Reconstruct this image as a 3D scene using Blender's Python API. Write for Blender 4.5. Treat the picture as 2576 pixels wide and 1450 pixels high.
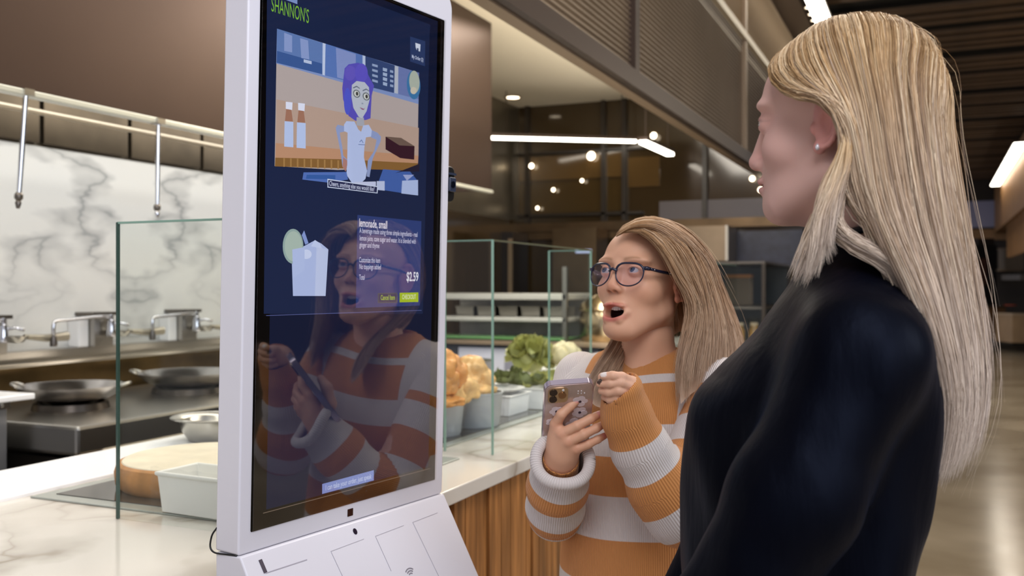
import bpy, bmesh, math, random
import numpy as np
from mathutils import Vector, Matrix, noise
random.seed(7); RNG = np.random.default_rng(7)
D = bpy.data; SC = bpy.context.scene; COL = SC.collection
for o in list(D.objects): D.objects.remove(o)
# ---------------------------------------------------------------- camera, world, lights, exposure
# world axes: +y runs along the counter, +x from the kitchen into the hall, z up
F = 2400.0; CX, CY = 1288.0, 720.0; H = 1.37
TH = math.radians(23.87); CT, ST = math.cos(TH), math.sin(TH)
cam = D.cameras.new('camera'); camo = D.objects.new('camera', cam); COL.objects.link(camo); SC.camera = camo
cam.sensor_width = 36; cam.lens = 36 * F / 2576; cam.shift_y = -5 / 2576
cam.clip_start = 0.05; cam.clip_end = 200
camo.location = (0, 0, H); camo.rotation_euler = (math.pi / 2, 0, TH)
cam.dof.use_dof = True; cam.dof.focus_distance = 1.32; cam.dof.aperture_fstop = 5.6
w = D.worlds.new('world'); SC.world = w; w.use_nodes = True
w.node_tree.nodes['Background'].inputs[0].default_value = (0.86, 0.88, 1.0, 1)
w.node_tree.nodes['Background'].inputs[1].default_value = 0.50
SC.view_settings.view_transform = 'Standard'; SC.view_settings.look = 'None'
SC.view_settings.gamma = 1.0; SC.view_settings.use_curve_mapping = False
SC.view_settings.exposure = 0.0

def area(name, loc, target, sx, sy, power, col=(1, 1, 1), spread=180):
    l = D.lights.new(name, 'AREA'); l.shape = 'RECTANGLE'; l.size = sx; l.size_y = sy
    l.energy = power; l.color = col; l.spread = math.radians(spread)
    o = D.objects.new(name, l); COL.objects.link(o); o.location = loc
    d = Vector(target) - Vector(loc); o.rotation_euler = d.to_track_quat('-Z', 'Y').to_euler()
    return o
# assumed daylight: unseen area lights right of and behind the camera, no window built
area('assumed_daylight', (3.6, -2.2, 2.7), (-0.4, 1.4, 1.2), 2.6, 2.2, 120, (0.86, 0.90, 1.0))
area('assumed_daylight', (3.6, 1.6, 2.4), (0.1, 1.1, 1.3), 1.6, 1.6, 45, (0.80, 0.87, 1.0))  # second assumed source, added to put cool light on the woman's hair and shoulder
# unseen area lights added to light the kitchen line, marble wall and hall
area('unseen_kitchen_light', (-2.0, 2.2, 2.98), (-2.0, 2.2, 0), 0.7, 4.0, 46, (1.0, 0.96, 0.90))
area('unseen_kitchen_light', (-2.0, 5.0, 2.98), (-2.0, 5.3, 0), 0.9, 2.4, 90, (1.0, 0.92, 0.80))  # unseen light added to brighten the rack and its front
area('kitchen_ceiling_fill', (-2.1, 6.0, 2.32), (-2.1, 6.0, 4), 0.3, 3.0, 16, (1.0, 0.92, 0.78))  # unseen light added to brighten the ceiling, in place of bounce from the counters
area('unseen_hood_light', (-3.0, 3.0, 2.3), (-3.45, 3.0, 1.2), 5.0, 0.25, 29, (1.0, 0.98, 0.95))  # unseen light added inside the hood to brighten the marble wall
area('unseen_hall_light', (0.25, 3.4, 3.5), (0.1, 3.0, 0), 0.5, 2.0, 60, (1.0, 0.90, 0.78))
area('unseen_hall_light', (0.5, -0.7, 3.3), (0.0, 1.2, 1.1), 1.6, 1.6, 52, (0.96, 0.95, 1.0))  # unseen light added above and behind the camera to key both faces
area('unseen_hall_light', (2.2, 12.0, 3.5), (2.2, 12.0, 0), 1.5, 7.0, 220, (1.0, 0.88, 0.72))

# ---------------------------------------------------------------- helpers
def C(px, py, Y):            # a place seen at (px,py), at real distance Y in front of the camera
    X = (px - CX) / F * Y
    return Vector((X * CT - Y * ST, X * ST + Y * CT, H - (py - CY) / F * Y))
def W(X, Y, z): return Vector((X * CT - Y * ST, X * ST + Y * CT, z))
def CV(X, Y, z): return Vector((X * CT - Y * ST, X * ST + Y * CT, z))   # a direction
EYE = Vector((0, 0, H))
def onplane(px, py, P0, N):
    d = C(px, py, 1.0) - EYE
    return EYE + d * ((P0 - EYE).dot(N) / d.dot(N))
def lin(c):
    return tuple((v / 255 / 12.92) if v / 255 <= .04045 else ((v / 255 + .055) / 1.055) ** 2.4 for v in c[:3]) + (1.0,)
MATS = {}
def mat(name, c=(128, 128, 128), rough=.5, metal=0., spec=.5, emit=0., coat=0., bump=0., bscale=200., vary=0., vscale=6., alpha=1.):
    if name in MATS: return MATS[name]
    m = D.materials.new(name); MATS[name] = m; m.use_nodes = True
    nt = m.node_tree; b = nt.nodes['Principled BSDF']
    b.inputs['Base Color'].default_value = lin(c); b.inputs['Roughness'].default_value = rough
    b.inputs['Metallic'].default_value = metal; b.inputs['Specular IOR Level'].default_value = spec
    b.inputs['Coat Weight'].default_value = coat
    if emit:
        b.inputs['Emission Color'].default_value = lin(c); b.inputs['Emission Strength'].default_value = emit
    if vary or bump:
        tc = nt.nodes.new('ShaderNodeTexCoord')
    if vary:
        n = nt.nodes.new('ShaderNodeTexNoise'); n.inputs['Scale'].default_value = vscale; n.inputs['Detail'].default_value = 6
        nt.links.new(tc.outputs['Object'], n.inputs['Vector'])
        r = nt.nodes.new('ShaderNodeValToRGB'); l = lin(c)
        r.color_ramp.elements[0].position = .3; r.color_ramp.elements[1].position = .7
        r.color_ramp.elements[0].color = tuple(max(0, v * (1 - vary)) for v in l[:3]) + (1,)
        r.color_ramp.elements[1].color = tuple(min(1, v * (1 + vary)) for v in l[:3]) + (1,)
        nt.links.new(n.outputs['Fac'], r.inputs[0]); nt.links.new(r.outputs[0], b.inputs['Base Color'])
    if bump:
        n2 = nt.nodes.new('ShaderNodeTexNoise'); n2.inputs['Scale'].default_value = bscale; n2.inputs['Detail'].default_value = 4
        nt.links.new(tc.outputs['Object'], n2.inputs['Vector'])
        bp = nt.nodes.new('ShaderNodeBump'); bp.inputs['Strength'].default_value = bump; bp.inputs['Distance'].default_value = .01
        nt.links.new(n2.outputs['Fac'], bp.inputs['Height']); nt.links.new(bp.outputs[0], b.inputs['Normal'])
    return m
def N(m, t, **kw):
    n = m.node_tree.nodes.new(t)
    for k, v in kw.items():
        if k in n.inputs: n.inputs[k].default_value = v
        else: setattr(n, k, v)
    return n
def L(m, a, b): m.node_tree.links.new(a, b)
def emis(name, c, s=1.0):
    if name in MATS: return MATS[name]
    m = D.materials.new(name); MATS[name] = m; m.use_nodes = True; nt = m.node_tree; nt.nodes.clear()
    e = nt.nodes.new('ShaderNodeEmission'); e.inputs[0].default_value = lin(c); e.inputs[1].default_value = s
    o = nt.nodes.new('ShaderNodeOutputMaterial'); nt.links.new(e.outputs[0], o.inputs[0]); return m

def tag(o, label=None, cat=None, group=None, kind=None):
    for k, v in (('label', label), ('category', cat), ('group', group), ('kind', kind)):
        if v: o[k] = v
    return o
def link(name, me, m=None, parent=None, smooth=None):
    o = D.objects.new(name, me); COL.objects.link(o)
    if m is not None and not me.materials:
        for x in (m if isinstance(m, (list, tuple)) else [m]): me.materials.append(x)
    if parent is not None: o.parent = parent
    if smooth is not None:
        me.polygons.foreach_set('use_smooth', [True] * len(me.polygons))
        if smooth < 180: me.set_sharp_from_angle(angle=math.radians(smooth))
    return o
def thing(name, label, cat, loc=(0, 0, 0), group=None, rz=0):
    o = D.objects.new(name, None); COL.objects.link(o); o.location = loc; o.rotation_euler = (0, 0, rz)
    o.empty_display_size = .05
    return tag(o, label, cat, group)
def copy_tree(o, parent=None):
    c = o.copy(); COL.objects.link(c)
    if parent is not None: c.parent = parent
    for ch in list(o.children): copy_tree(ch, c)
    return c

class MB:
    def __init__(s): s.v = []; s.f = []
    def add(s, vs, fs):
        n = len(s.v); s.v += [tuple(v) for v in vs]; s.f += [tuple(i + n for i in f) for f in fs]; return s
    def box(s, x0, x1, y0, y1, z0, z1, M=None):
        vs = [(x, y, z) for x in (x0, x1) for y in (y0, y1) for z in (z0, z1)]
        if M is not None: vs = [M @ Vector(v) for v in vs]
        return s.add(vs, [(0, 1, 3, 2), (4, 6, 7, 5), (0, 4, 5, 1), (2, 3, 7, 6), (0, 2, 6, 4), (1, 5, 7, 3)])
    def prism(s, poly, d0, d1, fn):       # poly of (a,b); fn(a,b,d) -> point
        n = len(poly); vs = [fn(a, b, d0) for a, b in poly] + [fn(a, b, d1) for a, b in poly]
        fs = [tuple(range(n))[::-1], tuple(range(n, 2 * n))] + [(i, (i + 1) % n, n + (i + 1) % n, n + i) for i in range(n)]
        return s.add(vs, fs)
    def tube(s, pts, r, seg=10, cap=True):
        pts = [Vector(p) for p in pts]; n = len(pts); rr = r if isinstance(r, (list, tuple)) else [r] * n
        vs = []; up = None
        for i, p in enumerate(pts):
            t = (pts[min(i + 1, n - 1)] - pts[max(i - 1, 0)]).normalized()
            if up is None: up = Vector((0, 0, 1)) if abs(t.z) < .9 else Vector((1, 0, 0))
            a = (up - t * up.dot(t)).normalized(); up = a; b = t.cross(a)
            vs += [p + (a * math.cos(2 * math.pi * k / seg) + b * math.sin(2 * math.pi * k / seg)) * rr[i] for k in range(seg)]
        fs = [(i * seg + k, i * seg + (k + 1) % seg, (i + 1) * seg + (k + 1) % seg, (i + 1) * seg + k) for i in range(n - 1) for k in range(seg)]
        if cap: fs += [tuple(range(seg))[::-1], tuple((n - 1) * seg + k for k in range(seg))]
        return s.add(vs, fs)
    def lathe(s, prof, seg=40, c=(0, 0, 0), closed=False):
        vs = [(c[0] + r * math.cos(2 * math.pi * k / seg), c[1] + r * math.sin(2 * math.pi * k / seg), c[2] + z) for r, z in prof for k in range(seg)]
        n = len(prof); fs = [(i * seg + k, i * seg + (k + 1) % seg, (i + 1) * seg + (k + 1) % seg, (i + 1) * seg + k) for i in range(n - 1) for k in range(seg)]
        if prof[0][0] > 1e-5 and not closed: fs.append(tuple(range(seg))[::-1])
        if prof[-1][0] > 1e-5 and not closed: fs.append(tuple((n - 1) * seg + k for k in range(seg)))
        if closed: fs += [((n - 1) * seg + k, (n - 1) * seg + (k + 1) % seg, (k + 1) % seg, k) for k in range(seg)]
        return s.add(vs, fs)
    def mesh(s, name):
        me = D.meshes.new(name); me.from_pydata(s.v, [], s.f); bm = bmesh.new(); bm.from_mesh(me)
        bmesh.ops.remove_doubles(bm, verts=bm.verts, dist=1e-6)
        bmesh.ops.recalc_face_normals(bm, faces=bm.faces); bm.to_mesh(me); bm.free(); return me
    def build(s, name, m, parent=None, smooth=None, bevel=0., bseg=2):
        o = link(name, s.mesh(name), m, parent, smooth)
        if bevel:
            b = o.modifiers.new('bevel', 'BEVEL'); b.width = bevel; b.segments = bseg; b.limit_method = 'ANGLE'; b.angle_limit = math.radians(40)
        return o
def box(name, m, x0, x1, y0, y1, z0, z1, parent=None, bevel=0.):
    return MB().box(x0, x1, y0, y1, z0, z1).build(name, m, parent, None, bevel)
def curve_pts(P, n=24):      # Catmull-Rom through P
    P = [Vector(p) for p in P]; Q = [P[0] * 2 - P[1]] + P + [P[-1] * 2 - P[-2]]; out = []
    for i in range(n):
        t = i / (n - 1) * (len(P) - 1); k = min(int(t), len(P) - 2); u = t - k
        a, b, c, d = Q[k:k + 4]
        out.append(.5 * ((2 * b) + (c - a) * u + (2 * a - 5 * b + 4 * c - d) * u * u + (3 * b - a - 3 * c + d) * u ** 3))
    return out
# ---------------------------------------------------------------- materials of the room
def marble(name, base, vein, scale=1.6, rough=.18, amt=.75, warm=None, book=None):
    m = mat(name, base, rough)
    b = m.node_tree.nodes['Principled BSDF']
    tc = N(m, 'ShaderNodeTexCoord'); n1 = N(m, 'ShaderNodeTexNoise', Scale=scale, Detail=5.0, Roughness=.55)
    src = tc.outputs['Object']
    if book:            # book-matched slabs: the pattern mirrors about joints along y
        sx = N(m, 'ShaderNodeSeparateXYZ'); L(m, src, sx.inputs[0]); sh = N(m, 'ShaderNodeMath', operation='SUBTRACT'); sh.inputs[1].default_value = book[0]; L(m, sx.outputs[1], sh.inputs[0])
        pg = N(m, 'ShaderNodeMath', operation='PINGPONG'); pg.inputs[1].default_value = book[1]; L(m, sh.outputs[0], pg.inputs[0])
        ml = N(m, 'ShaderNodeMath', operation='MULTIPLY'); ml.inputs[1].default_value = .62; L(m, pg.outputs[0], ml.inputs[0])
        mz = N(m, 'ShaderNodeMath', operation='MULTIPLY'); mz.inputs[1].default_value = 1.55; L(m, sx.outputs[2], mz.inputs[0])
        cb = N(m, 'ShaderNodeCombineXYZ'); L(m, ml.outputs[0], cb.inputs[1]); L(m, mz.outputs[0], cb.inputs[2]); src = cb.outputs[0]
    L(m, src, n1.inputs['Vector'])
    mx = N(m, 'ShaderNodeMixRGB', blend_type='ADD'); mx.inputs[0].default_value = .55
    L(m, src, mx.inputs[1]); L(m, n1.outputs['Color'], mx.inputs[2])
    n2 = N(m, 'ShaderNodeTexNoise', Scale=scale * 1.05, Detail=3.0, Roughness=.5); L(m, mx.outputs[0], n2.inputs['Vector'])
    # thin veins where the warped noise crosses its middle value
    s = N(m, 'ShaderNodeMath', operation='SUBTRACT'); L(m, n2.outputs['Fac'], s.inputs[0]); s.inputs[1].default_value = .5
    a = N(m, 'ShaderNodeMath', operation='ABSOLUTE'); L(m, s.outputs[0], a.inputs[0])
    r = N(m, 'ShaderNodeValToRGB'); e = r.color_ramp.elements
    e[0].position = 0.0; e[0].color = (1, 1, 1, 1); e[1].position = .055; e[1].color = (0, 0, 0, 1)
    x = e.new(.010); x.color = (.55, .55, .55, 1)
    L(m, a.outputs[0], r.inputs[0])
    n3 = N(m, 'ShaderNodeTexNoise', Scale=scale * .8, Detail=2.0); L(m, src, n3.inputs['Vector'])
    r3 = N(m, 'ShaderNodeValToRGB'); r3.color_ramp.elements[0].position = .30; r3.color_ramp.elements[1].position = .55
    L(m, n3.outputs['Fac'], r3.inputs[0])
    mu = N(m, 'ShaderNodeMath', operation='MULTIPLY'); L(m, r.outputs[0], mu.inputs[0]); L(m, r3.outputs[0], mu.inputs[1])
    mu2 = N(m, 'ShaderNodeMath', operation='MULTIPLY'); L(m, mu.outputs[0], mu2.inputs[0]); mu2.inputs[1].default_value = amt
    c0 = N(m, 'ShaderNodeMixRGB'); c0.inputs[1].default_value = lin(base); c0.inputs[2].default_value = lin(warm or base)
    L(m, n1.outputs['Fac'], c0.inputs[0])
    c1 = N(m, 'ShaderNodeMixRGB'); L(m, c0.outputs[0], c1.inputs[1]); c1.inputs[2].default_value = lin(vein); L(m, mu2.outputs[0], c1.inputs[0])
    L(m, c1.outputs[0], b.inputs['Base Color']); return m
M_wallmarble = marble('white_marble', (222, 225, 225), (142, 144, 144), 1.5, .22, .85, (236, 232, 222), (3.547, .95))
M_topmarble = marble('counter_marble', (220, 216, 208), (150, 138, 122), 1.5, .12, .95, (206, 198, 186))
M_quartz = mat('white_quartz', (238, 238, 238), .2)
M_steel = mat('brushed_steel', (176, 172, 164), .28, 1.0, bump=.02, bscale=90)
M_steel_d = mat('dark_steel', (112, 106, 100), .33, 1.0)
M_chrome = mat('chrome', (215, 215, 218), .12, 1.0)
M_bronze = mat('bronze_steel', (76, 60, 52), .42, .75, vary=.10, vscale=1.2)
M_bronze_d = mat('dark_bronze', (70, 57, 50), .4, .5)
M_tan = mat('tan_metal', (150, 130, 108), .42, .35)
M_ceil_white = mat('cream_ceiling', (214, 204, 184), .8)
M_ceil_dark = mat('dark_ceiling', (9, 8, 7), .9)
M_slat = mat('ceiling_slat_wood', (86, 64, 40), .6, vary=.25, vscale=3)
M_glass_d = mat('brown_glass_wall', (58, 46, 30), .09, 0, .6)
M_black = mat('black_plastic', (14, 14, 16), .35)
M_lightbar = emis('light_bar', (255, 244, 226), 9.0)
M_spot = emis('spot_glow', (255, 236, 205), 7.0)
def floor_mat():
    m = mat('polished_concrete', (150, 136, 114), .16); b = m.node_tree.nodes['Principled BSDF']
    tc = N(m, 'ShaderNodeTexCoord'); n = N(m, 'ShaderNodeTexNoise', Scale=1.1, Detail=7.0); L(m, tc.outputs['Object'], n.inputs['Vector'])
    r = N(m, 'ShaderNodeValToRGB'); r.color_ramp.elements[0].color = lin((128, 114, 93)); r.color_ramp.elements[1].color = lin((166, 152, 130))
    r.color_ramp.elements[0].position = .3; r.color_ramp.elements[1].position = .7
    L(m, n.outputs['Fac'], r.inputs[0]); L(m, r.outputs[0], b.inputs['Base Color'])
    r2 = N(m, 'ShaderNodeValToRGB'); r2.color_ramp.elements[0].color = (.10, .10, .10, 1); r2.color_ramp.elements[1].color = (.26, .26, .26, 1)
    L(m, n.outputs['Fac'], r2.inputs[0]); L(m, r2.outputs[0], b.inputs['Roughness']); return m
M_floor = floor_mat()
def wood(name, c0, c1, scale=(1, 1, 1), rough=.5):
    m = mat(name, c0, rough); b = m.node_tree.nodes['Principled BSDF']
    tc = N(m, 'ShaderNodeTexCoord'); oi = N(m, 'ShaderNodeObjectInfo')
    ad = N(m, 'ShaderNodeVectorMath', operation='ADD'); L(m, tc.outputs['Object'], ad.inputs[0]); 
    sc = N(m, 'ShaderNodeVectorMath', operation='SCALE'); sc.inputs['Scale'].default_value = 17.0
    cx = N(m, 'ShaderNodeCombineXYZ'); L(m, oi.outputs['Random'], cx.inputs[0]); L(m, oi.outputs['Random'], cx.inputs[2])
    L(m, cx.outputs[0], sc.inputs[0]); L(m, sc.outputs[0], ad.inputs[1])
    mp = N(m, 'ShaderNodeMapping'); mp.inputs['Scale'].default_value = scale; L(m, ad.outputs[0], mp.inputs[0])
    n = N(m, 'ShaderNodeTexNoise', Scale=1.0, Detail=6.0, Distortion=.6); L(m, mp.outputs[0], n.inputs['Vector'])
    r = N(m, 'ShaderNodeValToRGB'); r.color_ramp.elements[0].position = .32; r.color_ramp.elements[1].position = .68
    r.color_ramp.elements[0].color = lin(c0); r.color_ramp.elements[1].color = lin(c1); L(m, n.outputs['Fac'], r.inputs[0])
    hs = N(m, 'ShaderNodeHueSaturation'); mr = N(m, 'ShaderNodeMapRange'); mr.inputs['To Min'].default_value = .72; mr.inputs['To Max'].default_value = 1.22
    L(m, oi.outputs['Random'], mr.inputs['Value']); L(m, mr.outputs[0], hs.inputs['Value']); L(m, r.outputs[0], hs.inputs['Color'])
    L(m, hs.outputs[0], b.inputs['Base Color']); return m
M_slatwood = wood('counter_slat_wood', (120, 76, 34), (178, 120, 64), (45, 45, 3))
M_farwood = mat('far_wood', (150, 108, 62), .5, vary=.15, vscale=4)

# ---------------------------------------------------------------- room shell
def struct(o): o['kind'] = 'structure'; return o
struct(box('floor', M_floor, -4.2, 9.0, -4.0, 32, -.1, 0))
struct(box('ceiling', M_ceil_white, -3.9, -1.27, -2.0, 8.6, 3.06, 3.2))
# dark hall ceiling with its slats, each slat a part
hc = struct(box('ceiling', M_ceil_dark, -1.27, 9.0, 3.0, 32, 3.95, 4.1))
slat_me = {}
y = 6.0; k = 0
while y < 25:
    wd = (.13, .10, .16, .11)[k % 4]
    key = round(wd, 3)
    if key not in slat_me: slat_me[key] = MB().box(-.93, 8.6, 0, wd, 3.87, 3.90).mesh('ceiling_slat')
    o = link('ceiling_slat', slat_me[key], M_slat, hc); o.location.y = y
    y += wd + (.13, .12, .46, .15, .11, .30, .13)[k % 7]; k += 1
rail = box('slat_hanger', M_ceil_dark, 2.0, 2.06, 6, 25.2, 3.895, 3.96, hc)
# marble kitchen wall, its steel band above, and the rest of the kitchen's walls
struct(box('wall_left', M_wallmarble, -3.75, -3.6, -2, 6.1, 0, 1.985))
struct(box('wall_left_end', M_glass_d, -3.75, -3.6, 6.1, 8.6, 0, 1.985))
struct(box('wall_left_upper', mat('hood_back_steel', (120, 112, 98), .3, .8, vary=.25, vscale=1.5), -3.75, -3.6, -2, 8.6, 1.985, 3.06))
wb = struct(box('wall_back', M_glass_d, -3.75, -.55, 8.3, 8.5, 0, 3.06))
# mullions, rails and bands of the far glass wall
M_mull = mat('mullion_brown', (36, 28, 20), .4)
for px in (1330, 1521, 1573, 1775):
    a = onplane(px, 400, Vector((0, 8.3, 0)), Vector((0, 1, 0)))
    box('mullion', M_mull, a.x - .02, a.x + .02, 8.25, 8.3, 1.95, 3.06, wb)
def wband(name, m, px0, px1, py0, py1, proud=.03, par=None):
    P0 = Vector((0, 8.3, 0)); NN = Vector((0, 1, 0))
    a = onplane(px0, (py0 + py1) / 2, P0, NN); b_ = onplane(px1, (py0 + py1) / 2, P0, NN)
    t = onplane((px0 + px1) / 2, py0, P0, NN).z; u = onplane((px0 + px1) / 2, py1, P0, NN).z
    return box(name, m, a.x, b_.x, 8.3 - proud, 8.3, u, t, par)
wband('cross_rail', M_mull, 1120, 1660, 383, 389, .04, wb)
wband('cross_rail', M_mull, 1120, 1620, 540, 546, .05, wb)
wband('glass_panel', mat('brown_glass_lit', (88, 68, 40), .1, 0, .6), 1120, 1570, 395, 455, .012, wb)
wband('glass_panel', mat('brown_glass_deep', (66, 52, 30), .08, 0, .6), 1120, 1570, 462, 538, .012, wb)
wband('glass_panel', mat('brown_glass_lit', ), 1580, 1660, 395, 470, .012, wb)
wband('lilac_band', mat('lilac_panel', (88, 82, 86), .5), 1660, 2080, 500, 548, .02, wb)
M_navy = mat('navy_tile', (44, 46, 62), .3, vary=.3, vscale=14)
wband('tile_band', M_navy, 1830, 2080, 580, 672, .02, wb)
wband('header_steel', mat('header_steel', (98, 80, 60), .35, .8, vary=.3, vscale=3), 1120, 2080, 556, 578, .06, wb)
wband('header_steel', mat('header_steel'), 1120, 1640, 578, 604, .04, wb)
# bulkhead over the counter: rails, posts and corrugated panels
bx = -1.27
bh = struct(box('trim_1', M_bronze_d, bx - .005, bx + .03, -1.5, 8.3, 2.275, 2.355))
bh['label'] = 'dark bronze bulkhead of ribbed metal panels above the counter'
box('inner_panel', M_ceil_white, bx - .06, bx - .045, -1.5, 8.3, 2.27, 3.06, bh)
box('soffit_strip', M_tan, bx - .06, bx - .005, -1.5, 8.3, 2.265, 2.29, bh)
box('top_rail', mat('pale_rail', (208, 196, 172), .4), bx - .005, bx + .035, -1.5, 12, 3.15, 3.20, bh)
def corr_panel(y0, y1, z0, z1, pitch, amp, name, m):
    n = int(round((z1 - z0) / pitch * 8)); vs = []; fs = []
    for i in range(n + 1):
        z = z0 + (z1 - z0) * i / n; x = bx + amp * math.cos(2 * math.pi * (z - z0) / pitch)
        vs += [(x, y0, z), (x, y1, z), (x - .006, y0, z), (x - .006, y1, z)]
    for i in range(n):
        a = 4 * i; b = a + 4
        fs += [(a, a + 1, b + 1, b), (a + 2, b + 2, b + 3, a + 3), (a, b, b + 2, a + 2), (a + 1, a + 3, b + 3, b + 1)]
    return MB().add(vs, fs).build(name, m, bh, 60)
M_corr = mat('ribbed_metal', (140, 124, 106), .38, .55, vary=.12, vscale=2)
M_corr2 = mat('ribbed_metal_fine', (172, 150, 120), .45, .4)
posts = [-1.31, 1.46, 4.23, 7.0, 9.77, 12.5]
for i, yy in enumerate(posts):
    box('post', M_bronze_d if yy < 5 else M_tan, bx - .005, bx + .028, yy - .035, yy + .035, 2.30, 3.17 if yy < 8 else 3.2, bh)
    box('post', M_tan, bx - .005, bx + .028, yy - .03, yy + .03, 3.19, 3.8, bh)
for y0, y1 in zip(posts[:-1], posts[1:]):
    if y0 < 8: corr_panel(y0 + .03, min(y1 - .03, 12.4), 2.35, 3.15, .026, .006, 'ribbed_panel', M_corr)
    corr_panel(y0 + .03, y1 - .03, 3.20, 3.80, .017, .004, 'ribbed_panel', M_corr2)
box('ceiling_trim', M_bronze_d, bx, bx + .22, -1.5, 20, 3.80, 3.86, bh)
struct(box('wall_hall_right', mat('hall_wall_brown', (58, 48, 40), .6), 8.9, 9.1, 1.0, 25.6, 0, 3.95))
# far end of the hall
M_lilac = mat('far_wall_lilac', (168, 168, 198), .6)
fw = struct(box('wall_far', mat('far_wall_dark', (52, 42, 34), .6), -3.0, 8.9, 25.4, 25.6, 0, 3.95))
box('lilac_band', M_lilac, -2.0, 4.0, 25.35, 25.4, 2.77, 3.40, fw)
box('ceiling_edge', M_farwood, -2.0, 4.0, 25.25, 25.4, 2.46, 2.72, fw)
tb = struct(box('wall_right', M_farwood, 1.30, 1.6, 12.5, 25.2, 2.62, 3.80))
for i in range(7):
    box('wood_slat', M_farwood, 1.34, 1.44, 17.0 + i * .75, 17.12 + i * .75, 1.95, 2.62, tb)
# ---------------------------------------------------------------- counter
def glass_mat(name, tint=(251, 253, 252), refl=.10, gcol=(255, 255, 255)):
    m = D.materials.new(name); MATS[name] = m; m.use_nodes = True; nt = m.node_tree; nt.nodes.clear()
    t = nt.nodes.new('ShaderNodeBsdfTransparent'); t.inputs[0].default_value = lin(tint)
    g = nt.nodes.new('ShaderNodeBsdfGlossy'); g.inputs['Roughness'].default_value = .03; g.inputs[0].default_value = lin(gcol)
    lw = nt.nodes.new('ShaderNodeLayerWeight'); lw.inputs[0].default_value = .25
    mu = nt.nodes.new('ShaderNodeMath'); mu.operation = 'MULTIPLY_ADD'; mu.inputs[1].default_value = .10; mu.inputs[2].default_value = refl * .6
    mu.use_clamp = True
    nt.links.new(lw.outputs['Fresnel'], mu.inputs[0])
    mx = nt.nodes.new('ShaderNodeMixShader'); nt.links.new(mu.outputs[0], mx.inputs[0]); nt.links.new(t.outputs[0], mx.inputs[1]); nt.links.new(g.outputs[0], mx.inputs[2])
    o = nt.nodes.new('ShaderNodeOutputMaterial'); nt.links.new(mx.outputs[0], o.inputs[0]); return m
M_glass = glass_mat('clear_glass', refl=.02)
M_edge = mat('green_glass_edge', (132, 164, 150), .15)
M_edge_d = mat('dark_glass_edge', (52, 74, 66), .15)

ct = thing('counter', 'long service counter with marble top and vertical wood slat front', 'counter', (-1.45, 2.5, 0))
def rel(o, p):
    o.parent = p; o.matrix_parent_inverse = Matrix.Translation(-p.location); return o
rel(box('countertop', M_topmarble, -1.74, -.955, -1.0, 8.0, .895, .93, bevel=.003), ct)
rel(box('reflection_strip', M_quartz, -2.0, -1.735, -1.0, 8.0, .895, .938, bevel=.003), ct)  # white slab stands for wall light reflected along the countertop's back
rel(box('cabinet', M_bronze_d, -1.95, -1.0, -1.0, 8.0, .08, .895), ct)
rel(box('plinth', M_black, -1.9, -1.03, -1.0, 8.0, 0, .08), ct)
widths = [.032, .044, .056, .07]; sm = {}
y = .7; k = 0
rs = random.Random(3)
while y < 4.6:
    wd = widths[rs.randrange(4)]; dp = rs.choice((.012, .02, .026))
    key = (wd, dp)
    if key not in sm:
        sm[key] = MB().box(-1.0, -1.0 + dp, 0, wd - .004, .02, .893).mesh('wood_slat')
    o = link('wood_slat', sm[key], M_slatwood); o.location.y = y; rel(o, ct); y += wd; k += 1
rel(box('front_board', M_farwood, -1.0, -.98, 4.6, 8.0, .02, .893), ct)
rel(box('front_board', M_farwood, -1.0, -.98, -1.0, .7, .02, .893), ct)

M_inset = mat('black_glass_inset', (62, 58, 54), .08, 0, .7)
M_insetrim = mat('inset_rim', (172, 176, 168), .2, .3)
for (x0, x1, y0, y1, lab) in ((-1.715, -1.10, 1.405, 2.16, 'dark glass warming plate in pale rim under the round wooden board'),
                              (-1.72, -1.21, 2.30, 3.09, 'dark glass warming plate in pale rim under the bread bins')):
    t = thing('warming_plate', lab, 'hot plate', ((x0 + x1) / 2, y0, .93))
    rel(box('rim', M_insetrim, x0, x1, y0, y1, .9302, .9340, bevel=.0015), t)
    rel(box('plate', M_inset, x0 + .035, x1 - .035, y0 + .035, y1 - .035, .9342, .9355), t)

# ---------------------------------------------------------------- glass guards
def pane(t, x0, x1, y0, y1, z0, z1, edges):
    rel(box('pane', M_glass, x0, x1, y0, y1, z0, z1), t)
    for e in edges:
        x, y, m = e; rel(box('pane_edge', m, x - .0026, x + .0026, y - .0026, y + .0026, z0, z1), t)
def topedge(t, x0, x1, y0, y1, z, m):
    rel(box('top_edge', m, x0, x1, y0, y1, z - .003, z + .001), t)
g1 = thing('glass_guard', 'frameless clear glass food guard beside the kiosk, around the wooden board', 'glass guard', (-1.05, 1.35, .93))
pane(g1, -1.408, -1.05, 1.3425, 1.3475, .931, 1.49, ((-1.408, 1.345, M_edge_d),)); topedge(g1, -1.408, -1.05, 1.3425, 1.3475, 1.49, M_edge)
pane(g1, -1.0525, -1.0475, 1.35, 1.88, .931, 1.49, ()); topedge(g1, -1.0525, -1.0475, 1.35, 1.88, 1.49, M_edge)
g2 = thing('glass_guard', 'frameless clear glass food guard around the bread bins', 'glass guard', (-1.05, 2.25, .93))
pane(g2, -1.19, -1.05, 2.2455, 2.2505, .931, 1.49, ((-1.19, 2.248, M_edge), (-1.05, 2.248, M_edge))); topedge(g2, -1.19, -1.05, 2.2455, 2.2505, 1.49, M_edge)
pane(g2, -1.0525, -1.0475, 2.252, 3.02, .931, 1.49, ()); topedge(g2, -1.0525, -1.0475, 2.252, 3.02, 1.49, mat('faint_edge', (120, 120, 96), .2))
pane(g2, -1.20, -1.05, 3.0215, 3.0265, .931, 1.49, ((-1.20, 3.024, M_edge), (-1.05, 3.024, M_edge))); topedge(g2, -1.20, -1.05, 3.0215, 3.0265, 1.49, M_edge)
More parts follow.
